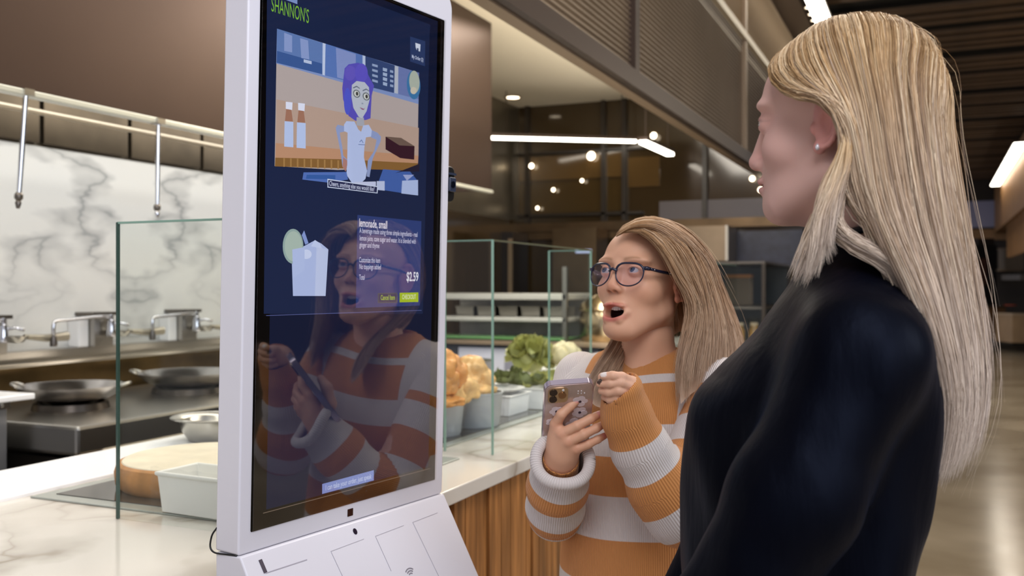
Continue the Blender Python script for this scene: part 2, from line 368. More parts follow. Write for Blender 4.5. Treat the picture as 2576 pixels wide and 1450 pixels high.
g3 = thing('glass_guard', 'clear glass food guard behind the smiling girl with glasses, past the lettuce', 'glass guard', (-1.05, 3.5, .93))
g3['label'] = 'clear glass food guard further along the counter, past the lettuce'
pane(g3, -1.0525, -1.0475, 3.45, 5.6, .931, 1.49, ((-1.05, 3.45, M_edge),)); topedge(g3, -1.0525, -1.0475, 3.45, 5.6, 1.49, M_edge)

# ---------------------------------------------------------------- board, tub, bowl on the near side
t = thing('cutting_board', 'thick round wooden cutting board with bark-brown rim behind the glass guard', 'cutting board', (-1.475, 1.672, .9355))
def irr(prof, seg, amp, seed):
    m = MB().lathe(prof, seg); r = random.Random(seed); ph = [r.uniform(0, 6.28) for _ in range(5)]
    m.v = [((x) * (1 + amp * sum(math.sin((j + 2) * math.atan2(y, x) + ph[j]) for j in range(5)) / 3), y * (1 + amp * sum(math.sin((j + 2) * math.atan2(y, x) + ph[j]) for j in range(5)) / 3), z) for x, y, z in m.v]
    return m
irr([(.0001, 0), (.186, 0), (.196, .010), (.199, .035), (.194, .052), (.185, .0555), (.0001, .0555)], 80, .012, 4).build('board', mat('board_side', (176, 122, 66), .6, vary=.25, vscale=22), t, 40)
irr([(.0001, .055), (.184, .0556), (.182, .0575), (.0001, .0578)], 80, .012, 4).build('cut_face', mat('board_face', (220, 208, 184), .55, vary=.10, vscale=14), t, 40)
t = thing('food_tub', 'white rectangular tub wrapped in clear film, in front of the round board', 'tub', (-1.215, 1.445, .9355), rz=math.radians(-3))
m = MB()
for (hx, hy, z) in ((.140, .048, 0), (.148, .052, .070), (.152, .056, .072), (.152, .056, .078), (.143, .047, .078), (.138, .044, .012)):
    m.v += [(-hx, -hy, z), (hx, -hy, z), (hx, hy, z), (-hx, hy, z)]
m.f += [(3, 2, 1, 0)] + [(4 * i + j, 4 * i + (j + 1) % 4, 4 * i + 4 + (j + 1) % 4, 4 * i + 4 + j) for i in range(5) for j in range(4)] + [(20, 21, 22, 23)]
m.build('tub', mat('white_melamine', (236, 234, 228), .3), t, None, .002)
def film(name, pts_fn, nu, nv, parent):
    vs = [pts_fn(i / nu, j / nv) for i in range(nu + 1) for j in range(nv + 1)]
    fs = [(i * (nv + 1) + j, (i + 1) * (nv + 1) + j, (i + 1) * (nv + 1) + j + 1, i * (nv + 1) + j + 1) for i in range(nu) for j in range(nv)]
    return MB().add(vs, fs).build(name, M_film, parent, 180)
M_film = glass_mat('plastic_film', (250, 250, 251), .04)
film('film', lambda u, v: (-.157 + .30 * u, -.060 + .004 * noise.noise(Vector((u * 9, v * 9, 0))), .088 - .082 * v + .006 * noise.noise(Vector((u * 14, v * 5, 3)))), 24, 10, t)
t = thing('steel_bowl', 'small steel bowl with flared rim on the white strip of reflected light behind the countertop', 'bowl', (-1.855, 2.10, .938))
MB().lathe([(.0001, 0), (.05, 0), (.058, .004), (.074, .030), (.080, .058), (.084, .060), (.104, .064), (.106, .067), (.102, .069), (.083, .064), (.077, .058), (.070, .032), (.050, .008), (.0001, .006)], 48).build('bowl', M_steel, t, 40)

# ---------------------------------------------------------------- wok range, shelf, faucets
M_blacksteel = mat('range_dark_steel', (74, 68, 62), .32, .8)  # dark steel of the range body, control strip and burner rings
t = thing('wok_range', 'long stainless wok range with dark front standing along the marble wall', 'range', (-3.0, 2.32, 0))
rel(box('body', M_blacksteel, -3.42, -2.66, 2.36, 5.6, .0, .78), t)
rel(box('range_top', M_steel, -3.46, -2.61, 2.32, 5.6, .80, .90, bevel=.012), t)
rel(MB().tube([(-2.60, 2.45, .77), (-2.60, 5.5, .77)], .018, 12).build('front_rail', M_steel, None, 40), t)
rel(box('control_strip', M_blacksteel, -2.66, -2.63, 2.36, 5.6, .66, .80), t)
rel(box('front_lower', M_steel_d, -2.655, -2.635, 2.36, 5.6, .10, .64), t)
wok_sites = [(-3.03, 2.665, .195), (-3.02, 3.29, .225), (-3.02, 3.92, .2), (-3.02, 4.6, .2)]
for i, (x, y, r) in enumerate(wok_sites):
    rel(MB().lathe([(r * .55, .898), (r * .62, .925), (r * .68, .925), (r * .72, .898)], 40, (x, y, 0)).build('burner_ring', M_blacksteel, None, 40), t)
wl = ['wide steel wok with domed sheen at the near end of the range', 'wide steel wok second along the range, seen through the glass edge', 'steel wok third along the range, mostly behind the kiosk', 'steel wok farthest along the range, behind the kiosk']
for i, (x, y, r) in enumerate(wok_sites):
    q = thing('wok', wl[i], 'wok', (x, y, .925), 'woks on the range')
    MB().lathe([(.0001, -.012), (r * .5, -.002), (r * .8, .024), (r * .98, .062), (r, .066), (r * .97, .064), (r * .78, .030), (r * .5, .006), (.0001, -.004)], 56).build('pan', mat('wok_steel', (178, 174, 172), .16, 1.0, vary=.25, vscale=7), q, 40)
    for s in (0, math.pi):
        a = s + .5
        MB().tube(curve_pts([(math.cos(a + da) * r * rr, math.sin(a + da) * r * rr, .062 + h) for da, rr, h in ((-.16, .98, 0), (-.13, 1.08, .008), (0, 1.12, .010), (.13, 1.08, .008), (.16, .98, 0))], 12), .006, 8).build('handle', M_steel, q, 180)
t = thing('prep_cabinet', 'grey steel prep cabinet with white lid left of the wok range', 'cabinet', (-3.2, 1.6, 0))
rel(box('body', mat('grey_steel_matte', (138, 138, 140), .4, .6), -3.5, -2.88, .6, 2.27, .0, .955, bevel=.004), t)
rel(box('lid', M_quartz, -3.5, -2.80, .6, 2.315, .985, 1.005, bevel=.004), t)
rel(box('hinge_strip', M_steel_d, -3.5, -2.87, .7, 2.275, .955, .985), t)
for k in range(2):
    rel(MB().lathe([(.0001, 0), (.008, 0), (.008, .006), (.0001, .007)], 12).build('rivet', M_chrome, None, 40), t)
    t.children[-1].matrix_local = Matrix.Translation((.34, .57 + .06 * k, .97)) @ Matrix.Rotation(math.pi / 2, 4, 'Y')
t = thing('wall_shelf', 'stainless back ledge with upright brackets below the marble wall', 'shelf', (-3.55, 2.3, .94))
rel(box('ledge', M_steel, -3.598, -3.42, -1, 6.05, 1.035, 1.050, bevel=.003), t)
rel(box('upstand', M_steel, -3.598, -3.52, -1, 6.05, 1.05, 1.092), t)
rel(box('splash_panel', mat('splash_steel', (140, 118, 84), .3, 1.0, vary=.35, vscale=2.5), -3.598, -3.58, -1, 6.05, .88, 1.035), t)
site = [2.205, 2.76, 3.315, 3.87, 4.425, 4.98]
for k, yy in enumerate(site):
    rel(box('bracket', M_steel, -3.598, -3.50, yy - .11, yy, 1.09, 1.235, bevel=.003), t)
    rel(box('bracket_cap', M_steel_d, -3.598, -3.48, yy - .13, yy + .01, 1.235, 1.25), t)
    box_side = box('white_panel', M_quartz, -3.598, -3.53, yy - .17, yy - .112, 1.092, 1.222, bevel=.006); rel(box_side, t)
fl = ['swing arm steel faucet at the left edge, over the nearest wok', 'swing arm steel faucet with two drop spouts left of the glass edge', 'swing arm steel faucet just right of the glass edge', 'swing arm steel faucet beside the kiosk edge']
for k, yy in enumerate(site[1:5]):
    q = thing('swing_faucet', fl[k], 'faucet', (-3.49, yy - .05, 1.17), 'swing arm faucets on the ledge')
    MB().lathe([(.0001, 0), (.020, 0), (.022, .01), (.018, .03), (.018, .07), (.011, .075), (.011, .10), (.0001, .102)], 20, (.03, 0, -.03)).build('base', M_chrome, q, 40)
    MB().tube(curve_pts([(.03, 0, .06), (.06, -.10, .062), (.09, -.28, .055), (.10, -.36, .052), (.102, -.375, .03), (.102, -.375, -.01)], 26), .008, 10).build('arm', M_chrome, q, 180)
    MB().lathe([(.0001, 0), (.014, 0), (.016, .012), (.010, .045), (.0001, .046)], 16, (.102, -.375, -.055)).build('nozzle', M_steel_d, q, 40)
    MB().tube([(.03, 0, .02), (.06, .03, .03), (.09, .05, .02)], .007, 8).build('lever', M_chrome, q, 180)
    z = thing('scoop', ['steel scoop', 'steel scoop', 'steel scoop', 'steel scoop'][k] + [' hanging at the left edge of the ledge', ' on the bracket left of the glass edge', ' on the bracket beside the kiosk edge', ' on the bracket hidden behind the kiosk'][k], 'scoop', (-3.44, yy + .05, 1.105), 'steel scoops on the ledge brackets')
    MB().lathe([(.0001, .0), (.03, .004), (.048, .024), (.050, .030), (.046, .028), (.028, .010), (.0001, .008)], 24, (.0, -.06, .03)).build('cup', M_steel, z, 40)
    MB().tube([(0, -.02, .055), (.015, .08, .045), (.03, .17, .05)], [.010, .016, .020], 10).build('handle', mat('worn_steel', (176, 168, 150), .4, .7), z, 40)
    MB().tube([(-.06, -.06, .045), (0, -.06, .042)], .006, 8).build('hook', M_steel_d, z, 40)

# ---------------------------------------------------------------- extraction hood
t = thing('extraction_hood', 'long bronze steel extraction hood over the wok range, hung from the ceiling', 'hood', (-2.6, 2, 1.97))
rel(box('fascia', M_bronze, -2.62, -2.60, -2.0, 5.55, 1.985, 3.058), t)
rel(box('lip', mat('hood_lip', (206, 206, 192), .3, .3), -2.635, -2.592, -2.0, 5.56, 1.966, 1.985, bevel=.003), t)
rel(box('end_plate', M_bronze, -3.598, -2.62, 5.53, 5.55, 1.985, 3.058), t)
rel(MB().tube([(-3.22, -2.0, 2.055), (-3.22, 5.5, 2.055)], .012, 10).build('pipe', mat('pipe_pale', (182, 170, 150), .35, .6), None, 40), t)
for k in range(14):
    rel(box('filter_panel', mat('filter_steel', (84, 74, 60), .32, .9, vary=.3, vscale=3), -3.59, -3.575, -1.5 + k * .5, -1.02 + k * .5, 1.995, 2.55, bevel=.004), t)
for (a, b, lab) in (((65, 236, 2.99), (45, 525, 2.985), 'slim steel drop nozzle with dark tip hanging left, from the hood lip'),
                    ((398, 309, 3.495), (395, 548, 3.49), 'slim steel drop nozzle with bright tip hanging nearest the kiosk')):
    A = C(*a); B = C(*b); q = thing('hanging_nozzle', lab, 'nozzle', A)
    B = B - A
    MB().tube([(0, 0, 0), B * .55, B * .88], [.0085, .0085, .0075], 12).build('tube', M_chrome, q, 40)
    MB().tube([B * .86, B * .88, B * .91, B * .93], [.009, .013, .013, .008], 12).build('collar', M_steel_d, q, 40)
    MB().tube([B * .93, B * .95, B * 1.0], [.007, .010, .005], 12).build('tip', M_steel_d if a[0] < 100 else M_chrome, q, 40)
    MB().box(-.018, .018, -.018, .018, -.006, .014).build('mount', M_steel, q)

# ---------------------------------------------------------------- bread bins, trays, vegetables
M_bin = mat('grey_bin', (174, 178, 182), .4, .1)
def bin_(loc, r, h, lab, film_seed):
    t = thing('food_bin', lab, 'bin', loc, 'film wrapped bins on the warming plate')
    MB().lathe([(.0001, 0), (r * .84, 0), (r * .88, .006), (r * .98, h - .008), (r * 1.02, h - .004), (r * 1.02, h), (r * .96, h), (r * .86, .01), (.0001, .01)], 48).build('bin', M_bin, t, 40)
    def fn(u, v):
        a = u * 2 * math.pi; f = r * (1.06 - .14 * v) + .007 * noise.noise(Vector((math.cos(a) * 3, math.sin(a) * 3, v * 4 + film_seed))) + .004
        return (f * math.cos(a), f * math.sin(a), h + .004 - (h - .004) * v)
    film('film', fn, 60, 10, t); return t
bin_((-1.335, 2.47, .9355), .082, .092, 'grey round bin wrapped in film, nearest the kiosk edge', 1)
bin_((-1.312, 2.675, .9355), .089, .106, 'grey round bin wrapped in film, in front of the white plate', 5)
# fried bread pieces: crinkled puffs
def puff(seed, sx, sy, sz):
    bm = bmesh.new(); bmesh.ops.create_icosphere(bm, subdivisions=4, radius=1)
    for v in bm.verts:
        n = v.co.normalized(); o = Vector((seed * 3.1, seed * 1.7, seed))
        f = 1 + .34 * noise.noise(n * 1.5 + o) - .20 * abs(noise.noise(n * 3.1 + o)) + .06 * noise.noise(n * 9 + o)
        v.co = Vector((n.x * sx, n.y * sy, n.z * sz)) * f
    me = D.meshes.new('fried_bread'); bm.to_mesh(me); bm.free(); return me
M_bread = mat('fried_bread_crust', (214, 148, 78), .5, vary=.38, vscale=16, bump=.35, bscale=60)
M_bread2 = mat('fried_bread_pale', (222, 178, 116), .5, vary=.30, vscale=16, bump=.35, bscale=60)
pieces = [(1112, 935, 2.66, .044, .040, .062, 0), (1140, 945, 2.72, .040, .044, .050, 0), (1186, 938, 2.98, .058, .046, .052, 1), (1165, 975, 2.86, .052, .044, .045, 1),
          (1208, 962, 2.98, .050, .048, .046, 1), (1182, 905 + 18, 3.0, .046, .036, .034, 0), (1135, 985, 2.80, .045, .045, .036, 1), (1205, 985, 2.96, .052, .048, .028, 1), (1118, 1008, 2.66, .058, .055, .018, 0), (1118, 965, 2.66, .045, .045, .04, 0)]
bl = ['tall golden fried bread piece at the kiosk edge', 'dark golden fried bread piece behind the tall one', 'large curved golden fried bread piece on the right of the heap', 'pale fried bread piece in the middle of the heap', 'pale fried bread piece at the right foot of the heap',
      'golden fried bread piece on top of the heap', 'pale fried bread piece low in the gap between the bins', 'flat pale fried bread piece in the mouth of the larger bin', 'flat golden fried bread piece in the mouth of the nearer bin', 'golden fried bread piece under the tall one by the kiosk']
for i, (px, py, Y, sx, sy, sz, k) in enumerate(pieces):
    o = link('fried_bread', puff(i + 1, sx, sy, sz), M_bread2 if k else M_bread, None, 180)
    o.location = C(px, py, Y); o.rotation_euler = (.2 * math.sin(i * 2.3), .25 * math.cos(i), i * 1.3)
    tag(o, bl[i], 'bread', 'fried bread heaped in the bins')
t = thing('plate', 'white oval plate behind the bread bins', 'plate', C(1245, 968, 3.28)); t.location.z = 1.006
MB().lathe([(.0001, 0), (.06, 0), (.10, .012), (.104, .016), (.098, .016), (.058, .006), (.0001, .006)], 40).build('plate', M_quartz, t, 40)
sup = thing('food_tray', 'small white tray directly behind the larger bread bin', 'tray', (t.location.x, t.location.y, .9355), 'white food trays')
def tray(parent, hx, hy, h, m=None):
    q = MB()
    for (a, b, z) in ((hx * .94, hy * .94, 0), (hx, hy, h - .006), (hx + .006, hy + .006, h - .004), (hx + .006, hy + .006, h), (hx - .006, hy - .006, h), (hx * .9, hy * .9, .008)):
        q.v += [(-a, -b, z), (a, -b, z), (a, b, z), (-a, b, z)]
    q.f += [(3, 2, 1, 0)] + [(4 * i + j, 4 * i + (j + 1) % 4, 4 * i + 4 + (j + 1) % 4, 4 * i + 4 + j) for i in range(5) for j in range(4)] + [(20, 21, 22, 23)]
    return q.build('tray', m or M_quartz, parent, None, .003)
tray(sup, .095, .085, .069)
p = C(1395, 1030, 3.40); t2 = thing('food_tray', 'long white tray of vegetables behind the phone', 'tray', (p.x, p.y, .9355), 'white food trays'); tray(t2, .16, .075, .075)
p = C(1396, 950, 3.66); t3 = thing('food_tray', 'raised white tray under the lettuce and cauliflower', 'tray', (p.x - .02, p.y, .9355), 'white food trays'); tray(t3, .17, .10, .105)
M_leaf = mat('lettuce_leaf', (162, 162, 92), .5, vary=.35, vscale=14)
M_leaf_p = mat('pale_leaf', (196, 196, 132), .5, vary=.2, vscale=14)
M_leaf_d = mat('dark_leaf', (96, 104, 56), .5, vary=.4, vscale=16)
def leaf(r, cup, ruf, seed):
    m = MB(); nr, na = 6, 22
    vs = [(0, 0, 0)]
    for i in range(1, nr + 1):
        for k in range(na):
            a = 2 * math.pi * k / na; q = i / nr
            rr = r * q * (1 + .12 * math.sin(3 * a + seed))
            vs.append((rr * math.cos(a), rr * math.sin(a), cup * r * q * q + ruf * r * q * q * math.sin(7 * a + seed * 2) + .12 * r * noise.noise(Vector((3 * q * math.cos(a), 3 * q * math.sin(a), seed)))))
    fs = [(0, 1 + k, 1 + (k + 1) % na) for k in range(na)] + [(1 + (i - 1) * na + k, 1 + i * na + k, 1 + i * na + (k + 1) % na, 1 + (i - 1) * na + (k + 1) % na) for i in range(1, nr) for k in range(na)]
    return m.add(vs, fs).mesh('leaf')
LM = [leaf(.055, .75, .10, 1), leaf(.05, .9, .12, 4), leaf(.06, .6, .14, 7)]
for me in LM: me.materials.append(M_leaf)
LMP = [m.copy() for m in LM]
for me in LMP: me.materials[0] = M_leaf_p
LMD = [m.copy() for m in LM]
for me in LMD: me.materials[0] = M_leaf_d
def head_of_leaves(name, lab, cat, loc, s, n, core_m, pale, grp=None):
    t = thing(name, lab, cat, loc, grp)
    bm = bmesh.new(); bmesh.ops.create_icosphere(bm, subdivisions=3, radius=.046 * s)
    for v in bm.verts: v.co *= 1 + .16 * noise.noise(v.co * 40 + Vector(loc))
    me = D.meshes.new('heart'); bm.to_mesh(me); bm.free(); o = link('heart', me, core_m, t, 180); o.location.z = .046 * s
    r = random.Random(n + int(abs(loc[0]) * 100))
    for k in range(n):
        a = k * 2.4; el = .15 + .9 * (k / n)
        dr = Vector((math.cos(a) * math.cos(el), math.sin(a) * math.cos(el), math.sin(el)))
        q = link('leaf', (LMP if r.random() < pale else LM)[k % 3], None, t, 180)
        q.location = dr * .030 * s + Vector((0, 0, .044 * s)); q.scale = (s * .8,) * 3
        q.rotation_euler = (-dr).to_track_quat('-Z', 'Y').to_euler(); q.rotation_euler.rotate_axis('Z', r.uniform(0, 6))
    return t
p = C(1334, 940, 3.66); head_of_leaves('lettuce', 'pale green lettuce head with ruffled leaves, left in the raised tray', 'lettuce', (p.x, p.y, 1.036), 1.25, 13, M_leaf_p, .35)
t = thing('cauliflower', 'cream cauliflower head right of the lettuce', 'cauliflower', (0, 0, 0)); p = C(1420, 940, 3.66); t.location = (p.x, p.y, 1.036)
for k in range(11):
    a = k * 2.4; el = .2 + 1.3 * k / 11
    bm = bmesh.new(); bmesh.ops.create_icosphere(bm, subdivisions=3, radius=.036)
    for v in bm.verts: v.co *= 1 + .22 * noise.noise(v.co * 70 + Vector((k, k, 0)))
    me = D.meshes.new('floret'); bm.to_mesh(me); bm.free(); o = link('floret', me, mat('cauliflower_cream', (214, 200, 160), .6, vary=.12, vscale=30), t, 180)
    o.location = (.042 * math.cos(a) * math.cos(el), .042 * math.sin(a) * math.cos(el), .048 + .038 * math.sin(el))
for i, (px, py, Y, s, z, lab) in enumerate(((1282, 972, 3.40, .95, 1.004, 'bunch of dark leafy greens in the small white tray'), (1390, 955, 3.44, .7, 1.000, 'loose yellow green leaves at the front of the long tray'), (1335, 968, 3.42, .75, .998, 'small bunch of mixed green leaves beside the dark greens'))):
    p = C(px, py, Y); t = thing('leafy_greens', lab, 'greens', (p.x, p.y, z))
    r = random.Random(i + 50)
    for k in range(9):
        q = link('leaf', (LMD if i == 0 or k % 3 == 0 else LM)[k % 3], None, t, 180)
        q.location = (r.uniform(-.05, .05), r.uniform(-.035, .035), r.uniform(.004, .035)); q.scale = (s * .75,) * 3
        q.rotation_euler = (r.uniform(-.9, .9), r.uniform(-.9, .9), r.uniform(0, 6))

# ---------------------------------------------------------------- equipment behind the line
t = thing('steel_rack', 'stainless pass rack with two shelves and green glass edge behind the bins', 'rack', (-2.7, 6.2, 0))
M_racks = mat('rack_steel', (196, 194, 188), .35, .25)
for (z0, z1, y0, m) in ((1.275, 1.318, 6.0, M_racks), (1.125, 1.155, 6.0, M_racks)):
    rel(box('shelf', m, -3.3, -2.26, y0, 6.5, z0, z1, bevel=.006), t)
rel(box('back_sheet', mat('rack_back', (178, 174, 170), .35, .25, vary=.25, vscale=4), -3.3, -2.26, 6.48, 6.5, .95, 1.30), t)
rel(box('glass_shelf', mat('green_glass', (104, 150, 96), .12), -3.4, -2.27, 5.95, 6.3, 1.006, 1.022), t)
rel(box('tan_ledge', M_tan, -3.4, -1.85, 5.94, 6.5, .965, .995, bevel=.004), t)
rel(box('base', mat('rack_base', (84, 86, 94), .35, .1), -3.4, -2.03, 6.0, 6.5, 0, .965), t)
rel(box('front_panel', mat('pale_panel', (222, 222, 236), .3), -3.06, -2.30, 5.985, 6.0, .60, .94), t)
rel(box('front_panel', mat('dark_panel', (60, 66, 78), .3), -3.30, -3.08, 5.985, 6.0, .55, .88), t)
rel(box('front_panel', mat('grey_panel', (150, 150, 164), .3), -2.70, -2.56, 5.975, 5.99, .62, .87), t)
for x in (-3.28, -2.27): rel(box('rack_post', M_steel, x - .015, x + .015, 6.0, 6.03, .98, 1.50), t)
for k in range(5):
    q = thing('steel_pan', 'steel pan, ' + ('leftmost', 'second', 'middle', 'fourth', 'rightmost')[k] + ' in the row on the rack shelf', 'pan', (-3.08 + .17 * k, 6.25, 1.157), 'steel pans on the rack'); tray(q, .07, .13, .07, M_steel)
q = thing('steel_kettle', 'domed stainless kettle with bright highlight right of the rack', 'kettle', (-2.05, 6.22, .997))
MB().lathe([(.0001, 0), (.17, 0), (.18, .02), (.18, .17), (.17, .20), (.185, .205), (.19, .215), (.17, .25), (.10, .31), (.03, .325), (.025, .345), (.0001, .35)], 48).build('pot', mat('kettle_steel', (190, 172, 138), .2, 1.0), q, 40)
MB().tube([(.18, -.03, .1), (.225, -.03, .12), (.225, .03, .12), (.18, .03, .1)], .007, 8).build('handle', M_steel_d, q, 180)
t = thing('rotisserie', 'dark tall rotisserie oven with orange reflections as glowing bars on the back wall', 'oven', (-3.1, 8.1, 0))
P0 = Vector((0, 7.9, 0)); NN = Vector((0, 1, 0))
a = onplane(1122, 700, P0, NN); b = onplane(1290, 700, P0, NN)
rel(box('body', mat('oven_dark', (40, 36, 36), .3), a.x, b.x, 7.9, 8.25, 0, 1.86), t)
for (x0, x1, m) in ((1150, 1168, M_tan), (1280, 1290, M_tan)):
    rel(box('frame_bar', m, onplane(x0, 700, P0, NN).x, onplane(x1, 700, P0, NN).x, 7.88, 7.9, 1.28, 1.80), t)
for (y0, y1) in ((655, 682), (690, 715), (722, 738)):
    rel(box('reflection_bar', emis('orange_reflection', (205, 108, 48), .8), onplane(1205, 700, P0, NN).x, onplane(1222, 700, P0, NN).x, 7.87, 7.9, onplane(1200, y1, P0, NN).z, onplane(1200, y0, P0, NN).z), t)  # orange reflections in dark glass, built as glowing bars
rel(box('lamp', emis('cool_bar', (220, 222, 240), 1.6), onplane(1183, 640, P0, NN).x, onplane(1236, 640, P0, NN).x, 7.86, 7.9, onplane(1200, 646, P0, NN).z, onplane(1200, 637, P0, NN).z), t)
t = thing('fridge_cabinet', 'tall steel fridge column on the back wall behind the kettle', 'fridge', (-2.2, 8.1, 0))
a = onplane(1390, 700, P0, NN); b = onplane(1500, 700, P0, NN)
rel(box('body', mat('fridge_steel', (112, 94, 72), .35, .9, vary=.2, vscale=3), a.x, b.x, 7.9, 8.22, 0, 1.88), t)
rel(box('light_bar', emis('cool_bar2', (190, 196, 230), 1.2), onplane(1450, 640, P0, NN).x, onplane(1488, 640, P0, NN).x, 7.88, 7.9, 1.66, 1.69), t)
t = thing('oven_hood', 'steel duct panel with pale edge beside the dark tile wall', 'duct', (-1.4, 8.1, 1.6))
a = onplane(1640, 620, P0, NN); b = onplane(1832, 620, P0, NN)
rel(box('duct', mat('duct_steel', (132, 116, 98), .35, .9, vary=.2, vscale=3), a.x, b.x, 7.9, 8.27, 1.58, 1.87), t)
rel(box('pale_edge', mat('pale_edge', (206, 200, 190), .4), b.x - .02, b.x, 7.88, 7.9, 1.58, 1.87), t)
# display case at the far end of the counter
t = thing('display_case', 'dark glass display case at the far end of the counter', 'display case', (-1.35, 7.0, .93))
for (x, y) in ((-1.68, 6.5), (-1.04, 6.5), (-1.68, 7.7), (-1.04, 7.7)):
    rel(box('post', M_mull, x - .012, x + .012, y - .012, y + .012, .932, 1.52), t)
rel(box('shelf', M_steel_d, -1.68, -1.04, 6.5, 7.7, 1.215, 1.23), t)
rel(box('top', M_steel_d, -1.69, -1.03, 6.49, 7.71, 1.52, 1.535), t)
rel(box('pane', M_glass, -1.68, -1.04, 6.49, 6.495, .935, 1.52), t)
rel(box('back_panel', mat('case_back', (40, 46, 48), .3), -1.68, -1.04, 7.69, 7.70, .935, 1.52), t)
q = thing('wooden_block', 'tall wooden block with orange top edge inside the display case', 'block', (-1.33, 7.2, 1.231))
MB().box(-.09, .09, -.06, .06, 0, .20).build('block', mat('block_wood', (108, 92, 68), .5), q, None, .004)
MB().box(-.092, .092, -.062, .062, .20, .225).build('top', mat('block_top', (176, 116, 58), .5), q, None, .004)
for k in range(6):
    q = thing('jar', 'pale amber jar, ' + ('leftmost', 'second', 'third', 'fourth', 'fifth', 'rightmost')[k] + ' in the row inside the display case', 'jar', (-1.60 + .09 * k, 6.72 + .05 * (k % 2), .93), 'amber jars in the display case')
    MB().lathe([(.0001, 0), (.032, 0), (.034, .006), (.034, .13), (.026, .15), (.026, .165), (.0001, .165)], 20).build('jar', mat('amber_jar', (164, 126, 66), .25, vary=.2, vscale=20), q, 40)
    MB().lathe([(.0001, .165), (.028, .165), (.028, .185), (.0001, .187)], 20).build('lid', mat('jar_lid', (196, 180, 150), .4), q, 40)

# ---------------------------------------------------------------- lamps in view, and glass reflections built as lamps
def lamp_bar(A, B, wd, lab, hang, name='linear_light', cat='light'):
    A, B = Vector(A), Vector(B); t = thing(name, lab, cat, A); d = (B - A); Ln = d.length; d.normalize(); s = d.cross(Vector((0, 0, 1))).normalized()
    fn = lambda a, b, q: s * a + Vector((0, 0, b)) + d * q
    MB().prism([(-wd / 2 - .01, .012), (wd / 2 + .01, .012), (wd / 2 + .01, .040), (-wd / 2 - .01, .040)], 0, Ln, fn).build('housing', M_bronze_d, t)
    MB().prism([(-wd / 2, -.012), (wd / 2, -.012), (wd / 2, .014), (-wd / 2, .014)], 0, Ln, fn).build('diffuser', M_lightbar, t)
    for f in (.1, .9):
        MB().tube([d * Ln * f + Vector((0, 0, .035)), d * Ln * f + Vector((0, 0, hang - A.z))], .004, 6).build('hanger', M_bronze_d, t)
    return t
lamp_bar(W(-.0213 * 8.24, 8.24, 2.65), W(.13 * 8.44, 8.44, 2.65), .03, 'long linear light across the kitchen in front of the brown glass wall', 3.06)
lamp_bar(W(.137 * 7.35, 7.35, 2.48), W(.166 * 8.05, 8.05, 2.48), .06, 'short slanting linear light under the bulkhead edge', 3.06)
lamp_bar((-.90, 5.6, 3.72), (-.90, 11.5, 3.72), .13, 'bright linear light at the edge of the dark slatted ceiling above the woman', 3.80)
lamp_bar((1.18, 16.1, 3.5), (1.18, 22.6, 3.5), .17, 'bright linear light far down the hall at the right edge', 3.80)
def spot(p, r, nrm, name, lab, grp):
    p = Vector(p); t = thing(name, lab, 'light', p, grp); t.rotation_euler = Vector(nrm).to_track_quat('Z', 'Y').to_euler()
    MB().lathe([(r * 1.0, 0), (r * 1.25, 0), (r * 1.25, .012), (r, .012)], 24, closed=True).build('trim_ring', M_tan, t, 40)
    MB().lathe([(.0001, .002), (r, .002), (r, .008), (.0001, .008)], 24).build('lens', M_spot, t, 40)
p = onplane(1290, 243, Vector((0, 0, 3.06)), Vector((0, 0, 1))); spot((p.x, p.y, 3.06), .06, (0, 0, -1), 'downlight', 'large round downlight recessed in the cream kitchen ceiling', None)
for (px, py, r, wh) in ((1488, 393, .038, 'largest spot, below the middle of the long linear light'), (1338, 418, .024, 'spot just right of the first mullion below the linear light'), (1645, 342, .028, 'spot above the short slanting linear light'), (1393, 478, .017, 'faint spot low in the middle panel'), (1353, 524, .016, 'lowest faint spot right of the first mullion'), (1178, 503, .016, 'faint spot left of the hood end, beside the kiosk camera'), (1465, 455, .016, 'faint spot under the largest spot'), (1893, 450, .022, 'upper of two spots in front of the mouth of the woman'), (1914, 478, .022, 'lower of two spots in front of the chin of the woman')):
    p = onplane(px, py, Vector((0, 8.24, 0)), Vector((0, 1, 0))); spot(p, r, (0, -1, 0), 'glass_glint', 'tiny round reflection, ' + wh, 'small reflections on the brown glass wall')  # reflections in the glass, built as small glowing discs on it
for (px, py, wh) in ((2028, 20, 'first (topmost in the picture)'), (2036, 37, 'second'), (2043, 52, 'third'), (2049, 66, 'last (nearest the woman)')):
    p = onplane(px, py, Vector((0, 0, 3.79)), Vector((0, 0, 1))); spot((p.x + .02, p.y, 3.80), .03, (0, 0, -1), 'ceiling_spot', 'small ceiling spot, ' + wh + ' in the row beside the bright linear light', 'ceiling spots beside the linear light')

# ---------------------------------------------------------------- far hall
def far(px0, px1, py0, py1, Y, dep, name, lab, cat, parts):
    A = C(px0, py1, Y); B = C(px1, py1, Y); z1 = C(px0, py0, Y).z; z0 = max(0, A.z)
    if abs(z0) < .12: z0 = 0
    t = thing(name, lab, cat, ((A.x + B.x) / 2, (A.y + B.y) / 2, z0), rz=TH)
    hw = (B - A).length / 2; h = z1 - z0
    for (nm, m, a, b, c, d_, e0, e1) in parts:
        MB().box(-hw + 2 * hw * a, -hw + 2 * hw * b, e0 * dep, e1 * dep, h * c, h * d_).build(nm, m, t, None, .006)
    return t
far(2380, 2530, 770, 862, 21.0, .8, 'wood_counter', 'low wooden counter at the far end of the hall', 'counter', (('body', mat('hall_counter_wood', (96, 66, 38), .5, vary=.2, vscale=3), 0, 1, .08, .95, 0, 1), ('top', mat('hall_counter_top', (70, 56, 44), .3), -.01, 1.01, .95, 1, -.04, 1.04), ('plinth', M_black, .01, .99, 0, .08, .05, .95)))
